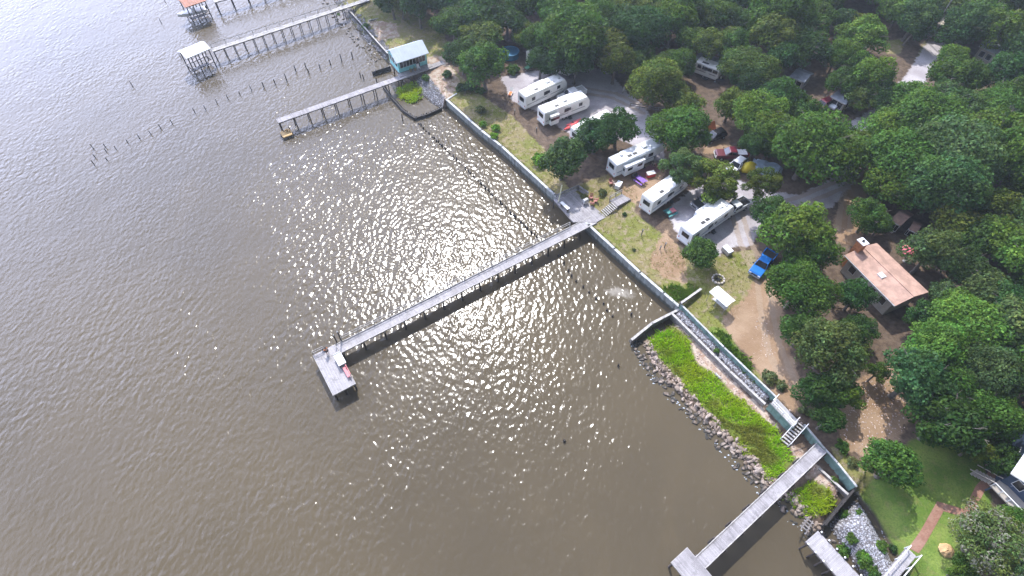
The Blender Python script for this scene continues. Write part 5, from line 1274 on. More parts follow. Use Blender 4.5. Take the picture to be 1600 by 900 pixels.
for k in range(3): MB().box((0.2+k*2.3, 0.1, 0.72), (0.16, 0.16, 1.44)).build('post', M_NAVY, g)
for lab, px, ze, wd, zr, rm in (('grey-blue shed roof in a forest clearing above a small white trailer', [(1084, 95), (1117, 106)], 4.8, 4.0, 5.5, M_GREYROOF), ('small grey shed roof in a dark gap of the forest', [(1234, 119), (1257, 129)], 5.0, 4.2, 5.6, M_GREYROOF), ('grey carport roof deep among the trees near the dark red car', [(1298, 150), (1322, 163)], 5.0, 4.0, 5.5, M_GREYROOF), ('brown shed roof under the trees behind the terracotta roof', [(1391, 343), (1407, 353)], 5.0, 4.0, 5.6, M_BROWNROOF), ('small brown shed roof beside a bare leaning trunk', [(1420, 358), (1433, 364)], 4.4, 2.4, 4.8, M_BROWNROOF), ('pale roofed house at the top of the forest', [(1452, 32), (1480, 42)], 6, 7, 7, mat('pale_tan_roof', (0.55, 0.47, 0.36), 0.8, .2, 1)), ('white roofed house showing between far tree crowns on the right', [(1530, 72), (1560, 86)], 5.5, 4, 6, M_ROOFW)):
    house_box('shed' if 'shed' in lab else ('carport' if 'carport' in lab else 'house'), lab, px, ze, wd, zr, rm, M_BEIGE, ov=0.3, nwin=2)
t = thing('garden_umbrella', 'pink-red patio umbrella behind the terracotta-roofed house', 'umbrella', on3(1413, 408), 0)
rings = [[(1.55*s_*math.cos(i*6.283/8), 1.55*s_*math.sin(i*6.283/8), z) for i in range(8)] for s_, z in ((1, 2.2), (1.0, 2.28), (0.5, 2.65), (0.03, 2.9))]
MB().loft(rings).build('canopy', mat('pink_red_cloth', (0.62, 0.10, 0.15), 0.7, .15, 2), t); MB().tube((0, 0, 0), (0, 0, 2.85), .03, .03, 8).build('pole', M_WHITE, t); MB().tube((0, 0, 0), (0, 0, .12), .3, .26, 10).build('base', M_CONC, t)
t = thing('swimming_pool', 'round above-ground pool with blue water behind the round tree', 'pool', on3(797, 88), 0)
n = 20; MB().loft([[(rr*math.cos(i*6.283/n), rr*math.sin(i*6.283/n), z) for i in range(n)] for rr, z in ((1.9, 0), (1.9, 1.2), (2.0, 1.22), (2.0, 1.28), (1.85, 1.28), (1.85, 0.95))], cap=False).build('pool_wall', M_POOLB, t)
MB().prism([(1.85*math.cos(i*6.283/n), 1.85*math.sin(i*6.283/n)) for i in range(n)], 0.9, 1.05).build('pool_water', M_POOLB, t)
t = thing('utility_pole', 'thin utility pole beside the far end of the gravel road', 'pole', on3(1447, 64), 0.6)
MB().tube((0, 0, 0), (0, 0, 10.5), .14, .1, 8).build('shaft', M_BEAM, t); MB().box((0, 0, 9.8), (2.2, .1, .12)).build('crossarm', M_BEAM, t)
t = thing('stone_ornament', 'tan rock ringed by mulch on the lawn beside the mossy tree', 'rock', on3(1477, 860), 0)
rings = []; r = random.Random(8)
for s_, z in ((1, 0), (1.05, .25), (.8, .55), (.35, .7)): rings.append([((0.75*s_+r.uniform(-.12, .12))*math.cos(i*.7), (0.75*s_+r.uniform(-.12, .12))*math.sin(i*.7), z+r.uniform(-.05, .05)) for i in range(9)])
MB().loft(rings).build('rock', M_STRAW, t)
# brick path on the lawn
b = MB(); pts = [on(x, y) for x, y in ((1425, 861), (1469, 791), (1511, 803.5), (1531, 764), (1552, 740))]
def strip(pts, w_, dz):
    b = MB(); left, right = [], []
    for i, p in enumerate(pts):
        d1 = (pts[i]-pts[i-1]).xy.normalized() if i else None; d2 = (pts[i+1]-pts[i]).xy.normalized() if i < len(pts)-1 else None
        d = (d1+d2).normalized() if d1 is not None and d2 is not None else (d1 or d2); ref = d2 if d2 is not None else d1
        n = Vector((-d.y, d.x)); k = w_/2/max(.35, n.dot(Vector((-ref.y, ref.x))))
        left.append(p.xy+n*k); right.append(p.xy-n*k)
    sub_l, sub_r = [], []
    for i in range(len(pts)-1):
        m_ = max(2, int((pts[i+1]-pts[i]).length/0.6))
        for k in range(m_): f = k/m_; sub_l.append(left[i].lerp(left[i+1], f)); sub_r.append(right[i].lerp(right[i+1], f))
    sub_l.append(left[-1]); sub_r.append(right[-1])
    vs = [(p.x, p.y, gz(p)+dz) for p in sub_l]+[(p.x, p.y, gz(p)+dz) for p in sub_r]; n = len(sub_l)
    return b.add(vs, [(i+1, i, n+i, n+i+1) for i in range(n-1)])
def brick_mat():
    m = bpy.data.materials.new('brick_paving'); nt, out = nodes(m); co = wpos(nt)
    br = N(nt, 'ShaderNodeTexBrick', Scale=3.0); L(nt, co, br.inputs['Vector'])
    br.inputs['Color1'].default_value = (0.20, 0.085, 0.05, 1); br.inputs['Color2'].default_value = (0.28, 0.13, 0.085, 1); br.inputs['Mortar'].default_value = (0.16, 0.12, 0.09, 1)
    c = mix(nt, ramp(nt, noise(nt, co, 1.2, 4), .4, .65, 0, .5), br.outputs[0], (0.30, 0.19, 0.13))
    bs = N(nt, 'ShaderNodeBsdfPrincipled', Roughness=.9); L(nt, c, bs.inputs['Base Color']); L(nt, bs.outputs[0], out.inputs[0]); return m
tag(strip(pts, 0.95, 0.03).build('path', brick_mat()), kind='structure')
# ------------------------------------------------------------ vegetation
M_LEAF = leaf_mat('broad_leaf', (1, 1, 1))
def leaf_mesh(name, centres, radii, n, size, seed, m=None, squash=0.85, hang=None):
    r = np.random.default_rng(seed)
    centres = np.array(centres, float); radii = np.array(radii, float)
    w_ = radii**2; pick = r.choice(len(radii), n, p=w_/w_.sum())
    d = r.normal(size=(n, 3)); d[:, 2] = d[:, 2]*0.9+0.28; d /= np.linalg.norm(d, axis=1)[:, None]
    rad = radii[pick]*(0.62+0.44*np.sqrt(r.random(n)))
    # small-scale lumps on every clump so the outline is uneven
    ph = r.uniform(0, 6.28, (len(radii), 3))[pick]
    rad *= 1+0.16*np.sin(d[:, 0]*6+ph[:, 0])*np.sin(d[:, 1]*6+ph[:, 1])+0.10*np.sin(d[:, 2]*9+ph[:, 2])
    p = centres[pick]+d*rad[:, None]*np.array([1, 1, squash])
    nrm = d*0.9+r.normal(size=(n, 3))*0.55+np.array([0, 0, 0.25]); nrm /= np.linalg.norm(nrm, axis=1)[:, None]
    a = np.cross(nrm, r.normal(size=(n, 3))); a /= np.linalg.norm(a, axis=1)[:, None]; b = np.cross(nrm, a)
    s = size*r.uniform(0.55, 1.25, n)[:, None]; a = a*s*0.5; b = b*s*0.5*r.uniform(0.55, 1.0, n)[:, None]
    V = np.stack([p-a-b*0.3, p-a*0.1-b, p+a+b*0.2, p+a*0.1+b], 1).reshape(-1, 3)
    Q = np.arange(4*n).reshape(n, 4)
    me_ = bpy.data.meshes.new(name); fill_mesh(me_, V, Q, False)
    clump = r.uniform(0.75, 1.2, len(radii))[pick]; leaf = r.uniform(0.55, 1.45, n)*clump; warm = r.uniform(-1, 1, n)*0.10+(r.uniform(-1, 1, len(radii))*0.10)[pick]
    col = np.stack([leaf*(1+warm*1.5), leaf, leaf*(1-warm), np.ones(n)], 1)
    if hang is not None:                         # grey moss on part of the leaves
        g = (r.random(n) < hang) & (np.sin(p[:, 0]*1.7+1)+np.sin(p[:, 1]*1.9)+np.sin(p[:, 2]*2.3) > 0.1)
        col[g, :3] = np.array([2.3, 1.6, 4.6])*r.uniform(0.75, 1.2, (g.sum(), 1))
    at_ = me_.attributes.new('leafcol', 'FLOAT_COLOR', 'POINT'); at_.data.foreach_set('color', np.repeat(col, 4, 0).astype(np.float32).ravel())
    me_.materials.append(m or M_LEAF)
    return me_
def crown_lumps(Rr, seed, flat=0.7, nl=26, spread=0.62):
    r = random.Random(seed); cs, rs = [], []
    for k in range(nl):
        f = (k+0.5)/nl; el = math.asin(max(-0.35, 1-1.45*f)); az = k*2.39996+r.uniform(-.4, .4)
        q_ = Rr*spread*r.uniform(0.78, 1.26)
        cs.append((q_*math.cos(el)*math.cos(az), q_*math.cos(el)*math.sin(az), q_*math.sin(el)*flat)); rs.append(Rr*r.uniform(0.20, 0.37))
    cs.append((0, 0, 0)); rs.append(Rr*0.5)
    return cs, rs
def trunk_mesh(Rr, hc, seed, dead=0):
    r = random.Random(seed); b = MB(); w_ = 0.055*Rr+0.06
    top = (r.uniform(-.3, .3), r.uniform(-.3, .3), hc*0.62)
    b.tube((0, 0, -0.3), (0, 0, hc*0.1), w_*1.5, w_*1.1, 9); b.tube((0, 0, hc*0.1), top, w_*1.1, w_*0.8, 9)
    for k in range(7):
        a = k*0.9+r.uniform(-.3, .3); l = Rr*r.uniform(0.4, 0.66); q_ = (math.cos(a)*l, math.sin(a)*l, hc+r.uniform(-.15, .12)*Rr)
        m0 = ((top[0]+q_[0])*0.5, (top[1]+q_[1])*0.5, (top[2]+q_[2])*0.5+0.05*Rr)
        b.tube(top, m0, w_*0.55, w_*0.34, 6); b.tube(m0, q_, w_*0.34, w_*0.1, 6)
        for j in range(2):
            e_ = (m0[0]+r.uniform(-.3, .3)*Rr, m0[1]+r.uniform(-.3, .3)*Rr, m0[2]+r.uniform(.02, .16)*Rr); b.tube(m0, e_, w_*0.2, w_*0.06, 5)
    for k in range(dead):
        a = r.uniform(0, 6.28); el = r.uniform(.35, 1.3); dr_ = Vector((math.cos(a)*math.cos(el), math.sin(a)*math.cos(el), .8*math.sin(el))); c0 = Vector((0, 0, hc)); p1 = c0+dr_*Rr*.5; p2 = c0+dr_*Rr*r.uniform(.88, 1.05)
        b.tube(top, p1, .07, .05, 5); b.tube(p1, p2, .05, .025, 5)
        for j in range(3): b.tube(p1.lerp(p2, .4+.2*j), p1.lerp(p2, .55+.2*j)+Vector((r.uniform(-.14, .14), r.uniform(-.14, .14), r.uniform(0, .12)))*Rr, .028, .014, 4)
    me_ = bpy.data.meshes.new('trunk'); me_.from_pydata([tuple(v) for v in b.v], [], b.f); me_.materials.append(M_BARK); return me_
PROT = {}
def up_(cs, h): return [(x, y, z+h) for x, y, z in cs]
for key, Rr, n, size, nl, vs_ in (('S', 2.4, 3600, 0.27, 16, 3), ('M', 4.0, 7600, 0.38, 24, 4), ('L', 6.4, 15000, 0.47, 40, 4)):
    PROT[key] = []
    for v in range(vs_):
        sd = hash((key, v)) % 1000 if False else {'S': 10, 'M': 40, 'L': 70}[key]+v
        hc = Rr*1.0+1.2; cs, rs = crown_lumps(Rr, sd, 0.66+0.09*v, nl, 0.62+0.03*v); cs = up_(cs, hc)
        me_ = leaf_mesh('crown', cs, rs, n, size, sd); tm = trunk_mesh(Rr, hc, sd, (0, 7, 3, 10)[v] if key != 'S' else 0); PROT[key].append((Rr, hc, me_, tm))
cs, rs = crown_lumps(5.2, 91, 0.7, 30, 0.64); PROT['moss'] = [(5.2, 6.4, leaf_mesh('crown', up_(cs, 6.4), rs, 13000, 0.34, 91, hang=0.50), trunk_mesh(5.2, 6.4, 91))]
cs, rs = crown_lumps(4.2, 92, 0.8, 20, 0.70); rs = [x*0.8 for x in rs[:-1]]; cs = cs[:-1]; PROT['thin'] = [(4.2, 5.6, leaf_mesh('crown', up_(cs, 5.6), rs, 7800, 0.34, 92), trunk_mesh(4.2, 5.6, 92, 9)), (4.2, 5.6, leaf_mesh('crown', [(-y, x, z+5.6) for x, y, z in cs], rs, 7800, 0.34, 93), trunk_mesh(4.2, 5.6, 93))]
GREENS = {'oak': (0.066, 0.130, 0.018), 'deep': (0.042, 0.094, 0.019), 'bright': (0.090, 0.168, 0.024), 'olive': (0.096, 0.138, 0.022), 'pale': (0.088, 0.138, 0.040), 'blue': (0.054, 0.110, 0.030)}
def proj(p):
    x, y, z = p[0], p[1], p[2]-HCAM
    xc = x; yc = y*math.sin(PITCH)+z*math.cos(PITCH); zc = y*math.cos(PITCH)-z*math.sin(PITCH)
    return (800+FOC*xc/zc, 450-FOC*yc/zc)
TREES = []
tree_n = [0]
def tree(px, py, rpx, col, label, group=None, key=None, name='oak_tree', hgt=1.0, seed=None):
    rr = random.Random(seed if seed is not None else int(px*7+py*13))
    zc = 7.0
    rpx *= 1.06
    for _ in range(4):
        Rm = rpx/ppm(py, zc); k = key or ('S' if Rm < 3.1 else 'M' if Rm < 5.1 else 'L'); pr = PROT[k][rr.randrange(len(PROT[k]))]
        s = Rm/(pr[0]*0.97); c = at(px, py, zc); zc = gz(c)+pr[1]*s*hgt
    g = gz(c)
    o = bpy.data.objects.new(name, None); C.objects.link(o); o.empty_display_size = 0.3
    o.location = (c.x, c.y, g-0.05); o.scale = (s*rr.uniform(.86, 1.16), s*rr.uniform(.86, 1.16), s*hgt*rr.uniform(.92, 1.08)); o.rotation_euler = (rr.uniform(-.07, .07), rr.uniform(-.07, .07), rr.uniform(0, 6.28)); tag(o, label, 'tree', group)
    cr = bpy.data.objects.new('crown', pr[2]); C.objects.link(cr); cr.parent = o
    base = GREENS[col]; j = rr.uniform(0.82, 1.22); h_ = rr.uniform(-.12, .12)
    cr.color = (base[0]*j*(1+h_), base[1]*j, base[2]*j*(1-h_), 1)
    tk = bpy.data.objects.new('trunk', pr[3]); C.objects.link(tk); tk.parent = o
    TREES.append((px, py, rpx, c.x, c.y, Rm)); return o
HAND = [
 (757, 97, 40, 'bright', 'large round bright-green tree standing alone beside the aqua house and gravel lot', 'M', 'broadleaf_tree'),
 (722, 88, 24, 'deep', 'darker tree tucked behind the large round bright-green tree', 'M', 'broadleaf_tree'),
 (897, 57, 58, 'oak', 'huge spreading oak over the broadside trailer at the top of the gravel lot', 'L', 'oak_tree'),
 (832, 50, 27, 'olive', 'smaller oak leaning out on the pool side of the huge spreading oak', 'M', 'oak_tree'),
 (708, 34, 34, 'oak', 'dark oak at the corner of the far grassy field', 'M', 'oak_tree'),
 (748, 18, 42, 'deep', 'dark oak behind the far grassy field, second from its corner', 'L', 'oak_tree'),
 (612, 2, 26, 'deep', 'dark tree standing on the far grassy bank at the top edge', 'M', 'oak_tree'),
 (655, -8, 30, 'deep', 'dark tree at the top edge above the fallen trunk', 'M', 'oak_tree'),
 (880, 247, 39, 'blue', 'grey-green tree growing just behind the seawall', 'M', 'oak_tree'),
 (931, 210, 34, 'deep', 'dark tree over the plain motor home, the one nearer the water', 'M', 'oak_tree'),
 (966, 197, 36, 'deep', 'dark tree over the plain motor home, the one nearer the gravel lot', 'M', 'oak_tree'),
 (1062, 203, 44, 'oak', 'full tree behind the fifth-wheel trailer at the edge of the camp road', 'L', 'oak_tree'),
 (1027, 132, 42, 'olive', 'yellowish oak at the inner edge of the gravel lot behind the rail fence', 'L', 'oak_tree'),
 (1002, 88, 26, 'oak', 'oak at the upper corner of the gravel lot', 'M', 'oak_tree'),
 (1057, 97, 31, 'oak', 'oak left of the small white trailer in the clearing', 'L', 'oak_tree'),
 (1068, 158, 30, 'olive', 'oak between the rail fence and the black car', 'M', 'oak_tree'),
 (1066, 268, 37, 'pale', 'thin tangled tree over the half-covered white trailer', 'thin', 'oak_tree'),
 (1110, 279, 38, 'olive', 'thin tree with bright gaps above the charcoal pickup', 'thin', 'oak_tree'),
 (1128, 292, 24, 'bright', 'small light-green tree beside the bare patch of road', 'thin', 'oak_tree'),
 (1190, 285, 28, 'olive', 'thin half-bare tree next to the silver pickup', 'thin', 'oak_tree'),
 (1203, 332, 32, 'deep', 'dark tree standing behind the silver pickup', 'M', 'oak_tree'),
 (1095, 394, 28, 'deep', 'small round dark tree alone at the end of the last trailer', 'M', 'oak_tree'),
 (1250, 362, 42, 'bright', 'tall light-green tree at the top of the clump left of the terracotta roof', 'M', 'broadleaf_tree'),
 (1276, 396, 33, 'oak', 'tree at the corner of the terracotta roof nearest the chimney', 'M', 'broadleaf_tree'),
 (1247, 410, 26, 'oak', 'tree beside the blue pickup at the edge of the dirt track', 'M', 'broadleaf_tree'),
 (1250, 450, 46, 'oak', 'broad tree in the middle of the clump along the dirt track', 'L', 'broadleaf_tree'),
 (1298, 545, 50, 'pale', 'broad tree below the terracotta-roofed house at the end of the clump', 'L', 'broadleaf_tree'),
 (1256, 520, 32, 'deep', 'dark tree leaning over the dirt track at the lower end of the clump', 'M', 'broadleaf_tree'),
 (1337, 463, 29, 'deep', 'low dark tree against the front wall of the terracotta-roofed house', 'M', 'broadleaf_tree'),
 (1346, 512, 25, 'deep', 'dark tree in front of the beige house corner', 'M', 'broadleaf_tree'),
 (1278, 610, 32, 'deep', 'dark bushy tree beside the shaded end of the dirt track', 'M', 'broadleaf_tree'),
 (1322, 617, 27, 'oak', 'small green tree at the edge of the leaf-strewn clearing', 'S', 'broadleaf_tree'),
 (1294, 655, 26, 'deep', 'low dark tree just above the stairs at the teal wall', 'S', 'broadleaf_tree'),
 (1396, 729, 39, 'oak', 'round tree standing alone between the clearing and the lawn', 'M', 'broadleaf_tree'),
 (1369, 583, 18, 'oak', 'small sapling in the clearing below the beige house', 'S', 'broadleaf_tree'),
 (1360, 335, 32, 'oak', 'tree between the chimney and the brown shed roof', 'M', 'broadleaf_tree'),
 (1377, 350, 20, 'oak', 'smaller tree behind the ridge of the terracotta roof', 'M', 'broadleaf_tree'),
 (1464, 392, 29, 'blue', 'tree beside the pink-red patio umbrella', 'M', 'broadleaf_tree'),
 (1410, 245, 62, 'oak', 'very large tree where the forest meets the shaded path, right of the sunlit road', 'L', 'oak_tree'),
 (1268, 232, 62, 'oak', 'very large tree overhanging the end of the camp road', 'L', 'oak_tree'),
 (1185, 182, 46, 'bright', 'light-green tree above the blue tarp', 'L', 'oak_tree'),
 (1215, 210, 42, 'oak', 'oak behind the blue tarp', 'L', 'oak_tree'),
 (1170, 104, 43, 'olive', 'big tree with brownish tips right of the small white trailer', 'L', 'oak_tree'),
 (1200, 232, 22, 'deep', 'low dark tree directly over the blue tarp', 'S', 'oak_tree'),
 (1475, 465, 26, 'pale', 'pale silvery tree behind the far gable of the terracotta roof', 'M', 'broadleaf_tree'),
 (1450, 494, 31, 'deep', 'dark tree at the far gable of the terracotta roof', 'M', 'broadleaf_tree'),
 (1520, 505, 52, 'bright', 'large light-green tree right of the terracotta-roofed house', 'L', 'broadleaf_tree'),
 (1462, 545, 46, 'bright', 'light-green tree with a lumpy crown below the terracotta roof', 'L', 'broadleaf_tree'),
 (1540, 580, 50, 'pale', 'pale green tree at the right of the clearing', 'L', 'broadleaf_tree'),
 (1482, 606, 46, 'oak', 'large tree casting shade on the leaf-strewn clearing', 'L', 'broadleaf_tree'),
 (1551, 648, 46, 'oak', 'large tree shading the top of the lawn', 'L', 'broadleaf_tree'),
 (1522, 699, 27, 'olive', 'tree at the head of the brick path', 'M', 'broadleaf_tree'),
 (1565, 715, 26, 'deep', 'dark tree between the brick path and the white-roofed house', 'M', 'broadleaf_tree'),
 (1548, 845, 52, 'pale', 'tree hung with grey moss at the bottom right of the lawn', 'moss', 'mossy_oak'),
 (1592, 885, 40, 'pale', 'mossy tree cut by the bottom right corner', 'moss', 'mossy_oak'),
 (1500, 893, 20, 'oak', 'low green tree at the bottom edge beside the tan rock', 'S', 'mossy_oak'),
 (1590, 815, 26, 'oak', 'small tree beside the porch of the white-roofed house', 'M', 'mossy_oak'),
]
for px, py, rp, col, lab, key, nm in HAND: tree(px, py, rp, col, lab, None, key, nm, 0.78 if nm == 'oak_tree' else 0.92)
# the forest behind, every crown a tree of its own
KEEP = [(1097, 112, 20), (1085, 100, 10), (1246, 124, 11), (1310, 156, 10), (1292, 167, 15), (1352, 184, 8), (1418, 120, 16), (1428, 108, 16), (1438, 94, 18), (1448, 80, 18), (1460, 68, 18), (1115, 216, 20), (1140, 243, 24), (1160, 258, 22), (1195, 262, 16),
        (1340, 392, 22), (1370, 420, 26), (1400, 450, 26), (1388, 482, 14), (1400, 347, 9), (1413, 396, 12), (1427, 357, 9), (1370, 650, 48), (1328, 290, 20), (1320, 330, 18), (1335, 275, 14), (1400, 690, 30), (1450, 745, 45), (1430, 800, 40), (1357, 12, 14), (1340, 4, 12), (1372, 20, 9), (1466, 36, 8), (1545, 76, 8),
        (1398, 70, 8), (1590, 690, 22), (1590, 730, 22), (1450, 60, 6), (1285, 112, 5), (1435, 340, 6), (1110, 170, 10), (905, 4, 10), (800, 76, 8), (1310, 60, 3), (1270, 120, 6)]
FOREST = [(560, -90), (600, 0), (690, 8), (720, 60), (800, 62), (830, 95), (960, 100), (1000, 60), (1080, 60), (1140, 170), (1180, 235), (1260, 265), (1345, 255), (1345, 330), (1440, 340), (1440, 560), (1400, 575), (1430, 640), (1530, 700), (1570, 690), (1620, 640), (1760, 560), (1800, -90)]
def inpoly(x, y, P_):
    c = False; n = len(P_)
    for i in range(n):
        (x0, y0), (x1, y1) = P_[i], P_[(i+1) % n]
        if (y0 > y) != (y1 > y) and x < x0+(y-y0)/(y1-y0)*(x1-x0): c = not c
    return c
rr = random.Random(21)
def zone(px, py):
    if px < 1000 and py < 60: return 'dark oak in the tree belt along the top edge behind the gravel lot', 'trees behind the gravel lot'
    if px < 1340 and py < 260: return 'oak in the shady wood between the camp clearings and the far road', 'oaks between camp and far road'
    if py < 110: return 'hazy blue-green tree in the far wood beyond the end of the road', 'hazy far trees'
    if py < 360: return 'tree in the closed forest right of the sunlit gravel road', 'forest right of the road'
    return 'tree in the dense wood right of the terracotta-roofed house and clearing', 'wood right of the house'
cand = []
tries = 0; placed = 0
while tries < 26000 and placed < 290:
    tries += 1
    px = rr.uniform(570, 1780); py = rr.uniform(-75, 690)
    if not inpoly(px, py, FOREST): continue
    big = rr.random() < (0.45 if tries < 13000 else 0.1)
    Rm = rr.uniform(4.6, 6.6) if big else rr.uniform(2.8, 4.6)
    if tries > 20000: Rm = rr.uniform(2.2, 3.0)
    rp = Rm*ppm(py, 9)
    if any(math.hypot(px-kx, py-ky) < rp*0.88+kr*0.7 for kx, ky, kr in KEEP): continue
    c = at(px, py, 9.0); ok = True
    for (qx, qy, qr, wx, wy, wr) in TREES:
        if math.hypot(c.x-wx, c.y-wy) < 0.56*(Rm+wr): ok = False; break
    if not ok: continue
    lab, grp = zone(px, py)
    col = rr.choice(('oak', 'oak', 'deep', 'deep', 'olive', 'blue', 'bright', 'pale') if px > 1300 else ('oak', 'oak', 'deep', 'olive', 'olive', 'blue'))
    tree(px, py, rp, col, lab, grp, None, 'forest_tree', rr.uniform(0.75, 1.05), tries); placed += 1
# shrubs
BUSHP = []
for v in range(3):
    cs, rs = crown_lumps(1.0, 200+v, 0.7, 10, 0.55); BUSHP.append(leaf_mesh('bush', [(x, y, z+0.55) for x, y, z in cs], rs, 1500, 0.17, 200+v))
def bush(px, py, rpx, col, label, group=None, sq=0.8):
    r = random.Random(int(px*3+py)); p = on(px, py); s = rpx/ppm(py, 3)
    o = bpy.data.objects.new('shrub', BUSHP[r.randrange(3)]); C.objects.link(o); o.location = (p.x, p.y-0.2*s, gz(p)-0.1*s)
    o.scale = (s, s, s*sq); o.rotation_euler = (0, 0, r.uniform(0, 6.28)); j = r.uniform(.85, 1.15); o.color = (*[c*j for c in col], 1); tag(o, label, 'shrub', group); return o
VB = (0.12, 0.25, 0.02); VG = (0.075, 0.15, 0.025); VD = (0.042, 0.09, 0.025); VP = (0.13, 0.16, 0.06)
for px, py, rp, col, lab in ((755, 195, 9, VB, 'small bright green shrub behind the seawall, the uppermost of three'), (775, 201, 10, VB, 'small bright green shrub behind the seawall, the middle of three'), (772, 213, 9, VB, 'small bright green shrub behind the seawall, nearest the wall'), (750, 174, 11, VP, 'rounded olive shrub on the dry grass above the bright shrubs'), (736, 138, 15, VD, 'dark shrub at the foot of the large round tree, on its water side'), (722, 140, 12, VD, 'low dark shrub beside the foot of the large round tree'), (752, 144, 11, VG, 'green shrub in front of the trunk of the large round tree'), (842, 253, 17, VB, 'bright green bush beside the grey-green tree behind the seawall'), (665, 124, 9, VG, 'round green shrub under the edge of the narrow house pier'), (800, 112, 14, VG, 'green shrub between the pool and the wheelbarrow'), (1198, 590, 16, VP, 'sprawling grey-green shrub above the teal wall'), (1218, 600, 12, VP, 'small sprawling shrub on the shaded end of the track'), (1312, 697, 15, VG, 'green shrub on the slope above the narrow pier'), (1330, 722, 12, VP, 'yellowish shrub on the slope below the round tree'), (1318, 803, 12, VG, 'low shrub growing in the grey stones by the dark cross wall'), (1310, 860, 16, VG, 'bushy green shrub along the bottom dock, the upper one'), (1335, 875, 17, VG, 'bushy green shrub along the bottom dock, the lower one'), (1322, 842, 12, VG, 'yellowish-green shrub beside the inner edge of the bottom dock'), (1346, 872, 10, VB, 'small bright shrub among the grey stones behind the bottom dock'), (1340, 800, 8, VG, 'small green clump in the middle of the grey stones'), (1352, 893, 14, VG, 'green shrub at the bottom edge beside the bottom dock'), (1376, 852, 13, VG, 'green shrub at the edge of the lawn beside the grey stones'), (1395, 856, 9, VD, 'small dark shrub near the head of the gangway'), (1116, 551, 6, VG, 'small shrub alone in the strip of grey gravel'), (912, 308, 8, VP, 'grey scrubby shrub behind the corner bench'), (940, 302, 9, VP, 'grey scrubby shrub between the deck and the landing'), (975, 335, 5, VD, 'small dark weed clump beside the plank landing'), (530, 28, 8, VG, 'green shrub on the far bank beside the thin pier'), (572, 45, 9, VG, 'green shrub on the far bank above the rocks'), (1255, 640, 12, VP, 'scrubby shrub between rocks above the stairs'), (1302, 750, 8, VG, 'tuft of green growing at the foot of the teal wall'), (990, 390, 4, VP, 'tiny weed clump on the grass by the seawall'), (1498, 872, 14, VG, 'green shrub behind the tan rock'), (700, 118, 11, VD, 'dark shrub in front of the darker tree beside the aqua house')):
    bush(px, py, rp, col, lab)
# low leafy carpet patches and marsh grass
def patch_points(poly, dens, seed, z=None):
    P_ = np.array([tuple(p) for p in poly]); lo, hi = P_.min(0), P_.max(0); r = np.random.default_rng(seed)
    n = int((hi-lo).prod()*dens); Q_ = lo+r.random((n, 2))*(hi-lo); d = pdist(Q_, poly)+0.5*wob(Q_, 1.6, seed); Q_ = Q_[d > 0.02+0.9*r.random(len(d))**2]
    return np.column_stack([Q_, heights(Q_)])
def blades(name, pts, h, w_, col, seed, lean=0.35):
    r = np.random.default_rng(seed); k = 6; n = len(pts)*k; base = np.repeat(pts, k, 0)+np.column_stack([r.normal(0, .14, (n, 2)), np.zeros(n)])
    patchy = 0.75+0.35*wob(base, 0.9, seed+1)+0.2*wob(base, 2.7, seed+2)
    hh = h*r.uniform(.5, 1.2, n)*np.clip(patchy, .35, 1.3); a = r.uniform(0, 6.28, n); l = np.abs(r.normal(0, lean, n))*hh
    dx = np.column_stack([np.cos(a), np.sin(a), np.zeros(n)]); sd = np.column_stack([-np.sin(a), np.cos(a), np.zeros(n)])*(w_*r.uniform(.6, 1.3, n))[:, None]
    tip = base+dx*l[:, None]+np.column_stack([np.zeros((n, 2)), hh]); md = base+dx*(l*0.35)[:, None]+np.column_stack([np.zeros((n, 2)), hh*.6])
    V = np.stack([base-sd, base+sd, md+sd, tip, md-sd], 1).reshape(-1, 3); Q_ = np.arange(5*n).reshape(n, 5)
    me_ = bpy.data.meshes.new(name); fill_mesh(me_, V, Q_, False)
    t_ = np.clip(0.5+0.75*wob(base, 0.55, seed+3)+r.uniform(-.2, .2, n), 0, 1)[:, None]
    c = np.array(col[0])*(1-t_)+np.array(col[1])*t_; dead = (sstep(wob(base, 0.75, seed+7), 0.12, 0.42)*0.75)[:, None] if name == 'marsh_grass' else 0.0; c = c*(1-dead)+np.array((0.24, 0.20, 0.07))*dead; c = np.column_stack([c*r.uniform(.75, 1.2, (n, 1)), np.ones(n)])
    at_ = me_.attributes.new('leafcol', 'FLOAT_COLOR', 'POINT'); at_.data.foreach_set('color', np.repeat(c, 5, 0).astype(np.float32).ravel())
    me_.materials.append(M_LEAF); o = bpy.data.objects.new(name, me_); C.objects.link(o); tag(o, kind='stuff'); return o
GC = ((0.28, 0.52, 0.016), (0.42, 0.50, 0.032))
pts = np.concatenate([patch_points(p, 14, 30+i) for i, p in enumerate(MARSH)])
blades('marsh_grass', pts, 0.5, 0.05, GC, 5, 0.8)
VINE = [G([(1030, 446), (1058, 437), (1082, 442), (1092, 452), (1066, 468), (1052, 464)]), G([(1112, 512), (1128, 510), (1150, 530), (1172, 560), (1186, 590), (1176, 590), (1150, 562)])]
pts = np.concatenate([patch_points(p, 16, 60+i) for i, p in enumerate(VINE)])
blades('ground_cover', pts, 0.45, 0.09, ((0.07, 0.17, 0.02), (0.17, 0.23, 0.025)), 9, 0.8)
dry = np.concatenate([patch_points(p, 4.0, 80+i) for i, p in enumerate(GRASS[:2])]+[patch_points(GRASS[4], 5, 88)])
blades('dry_grass', dry, 0.16, 0.03, ((0.34, 0.30, 0.12), (0.22, 0.24, 0.06)), 12, 0.9)

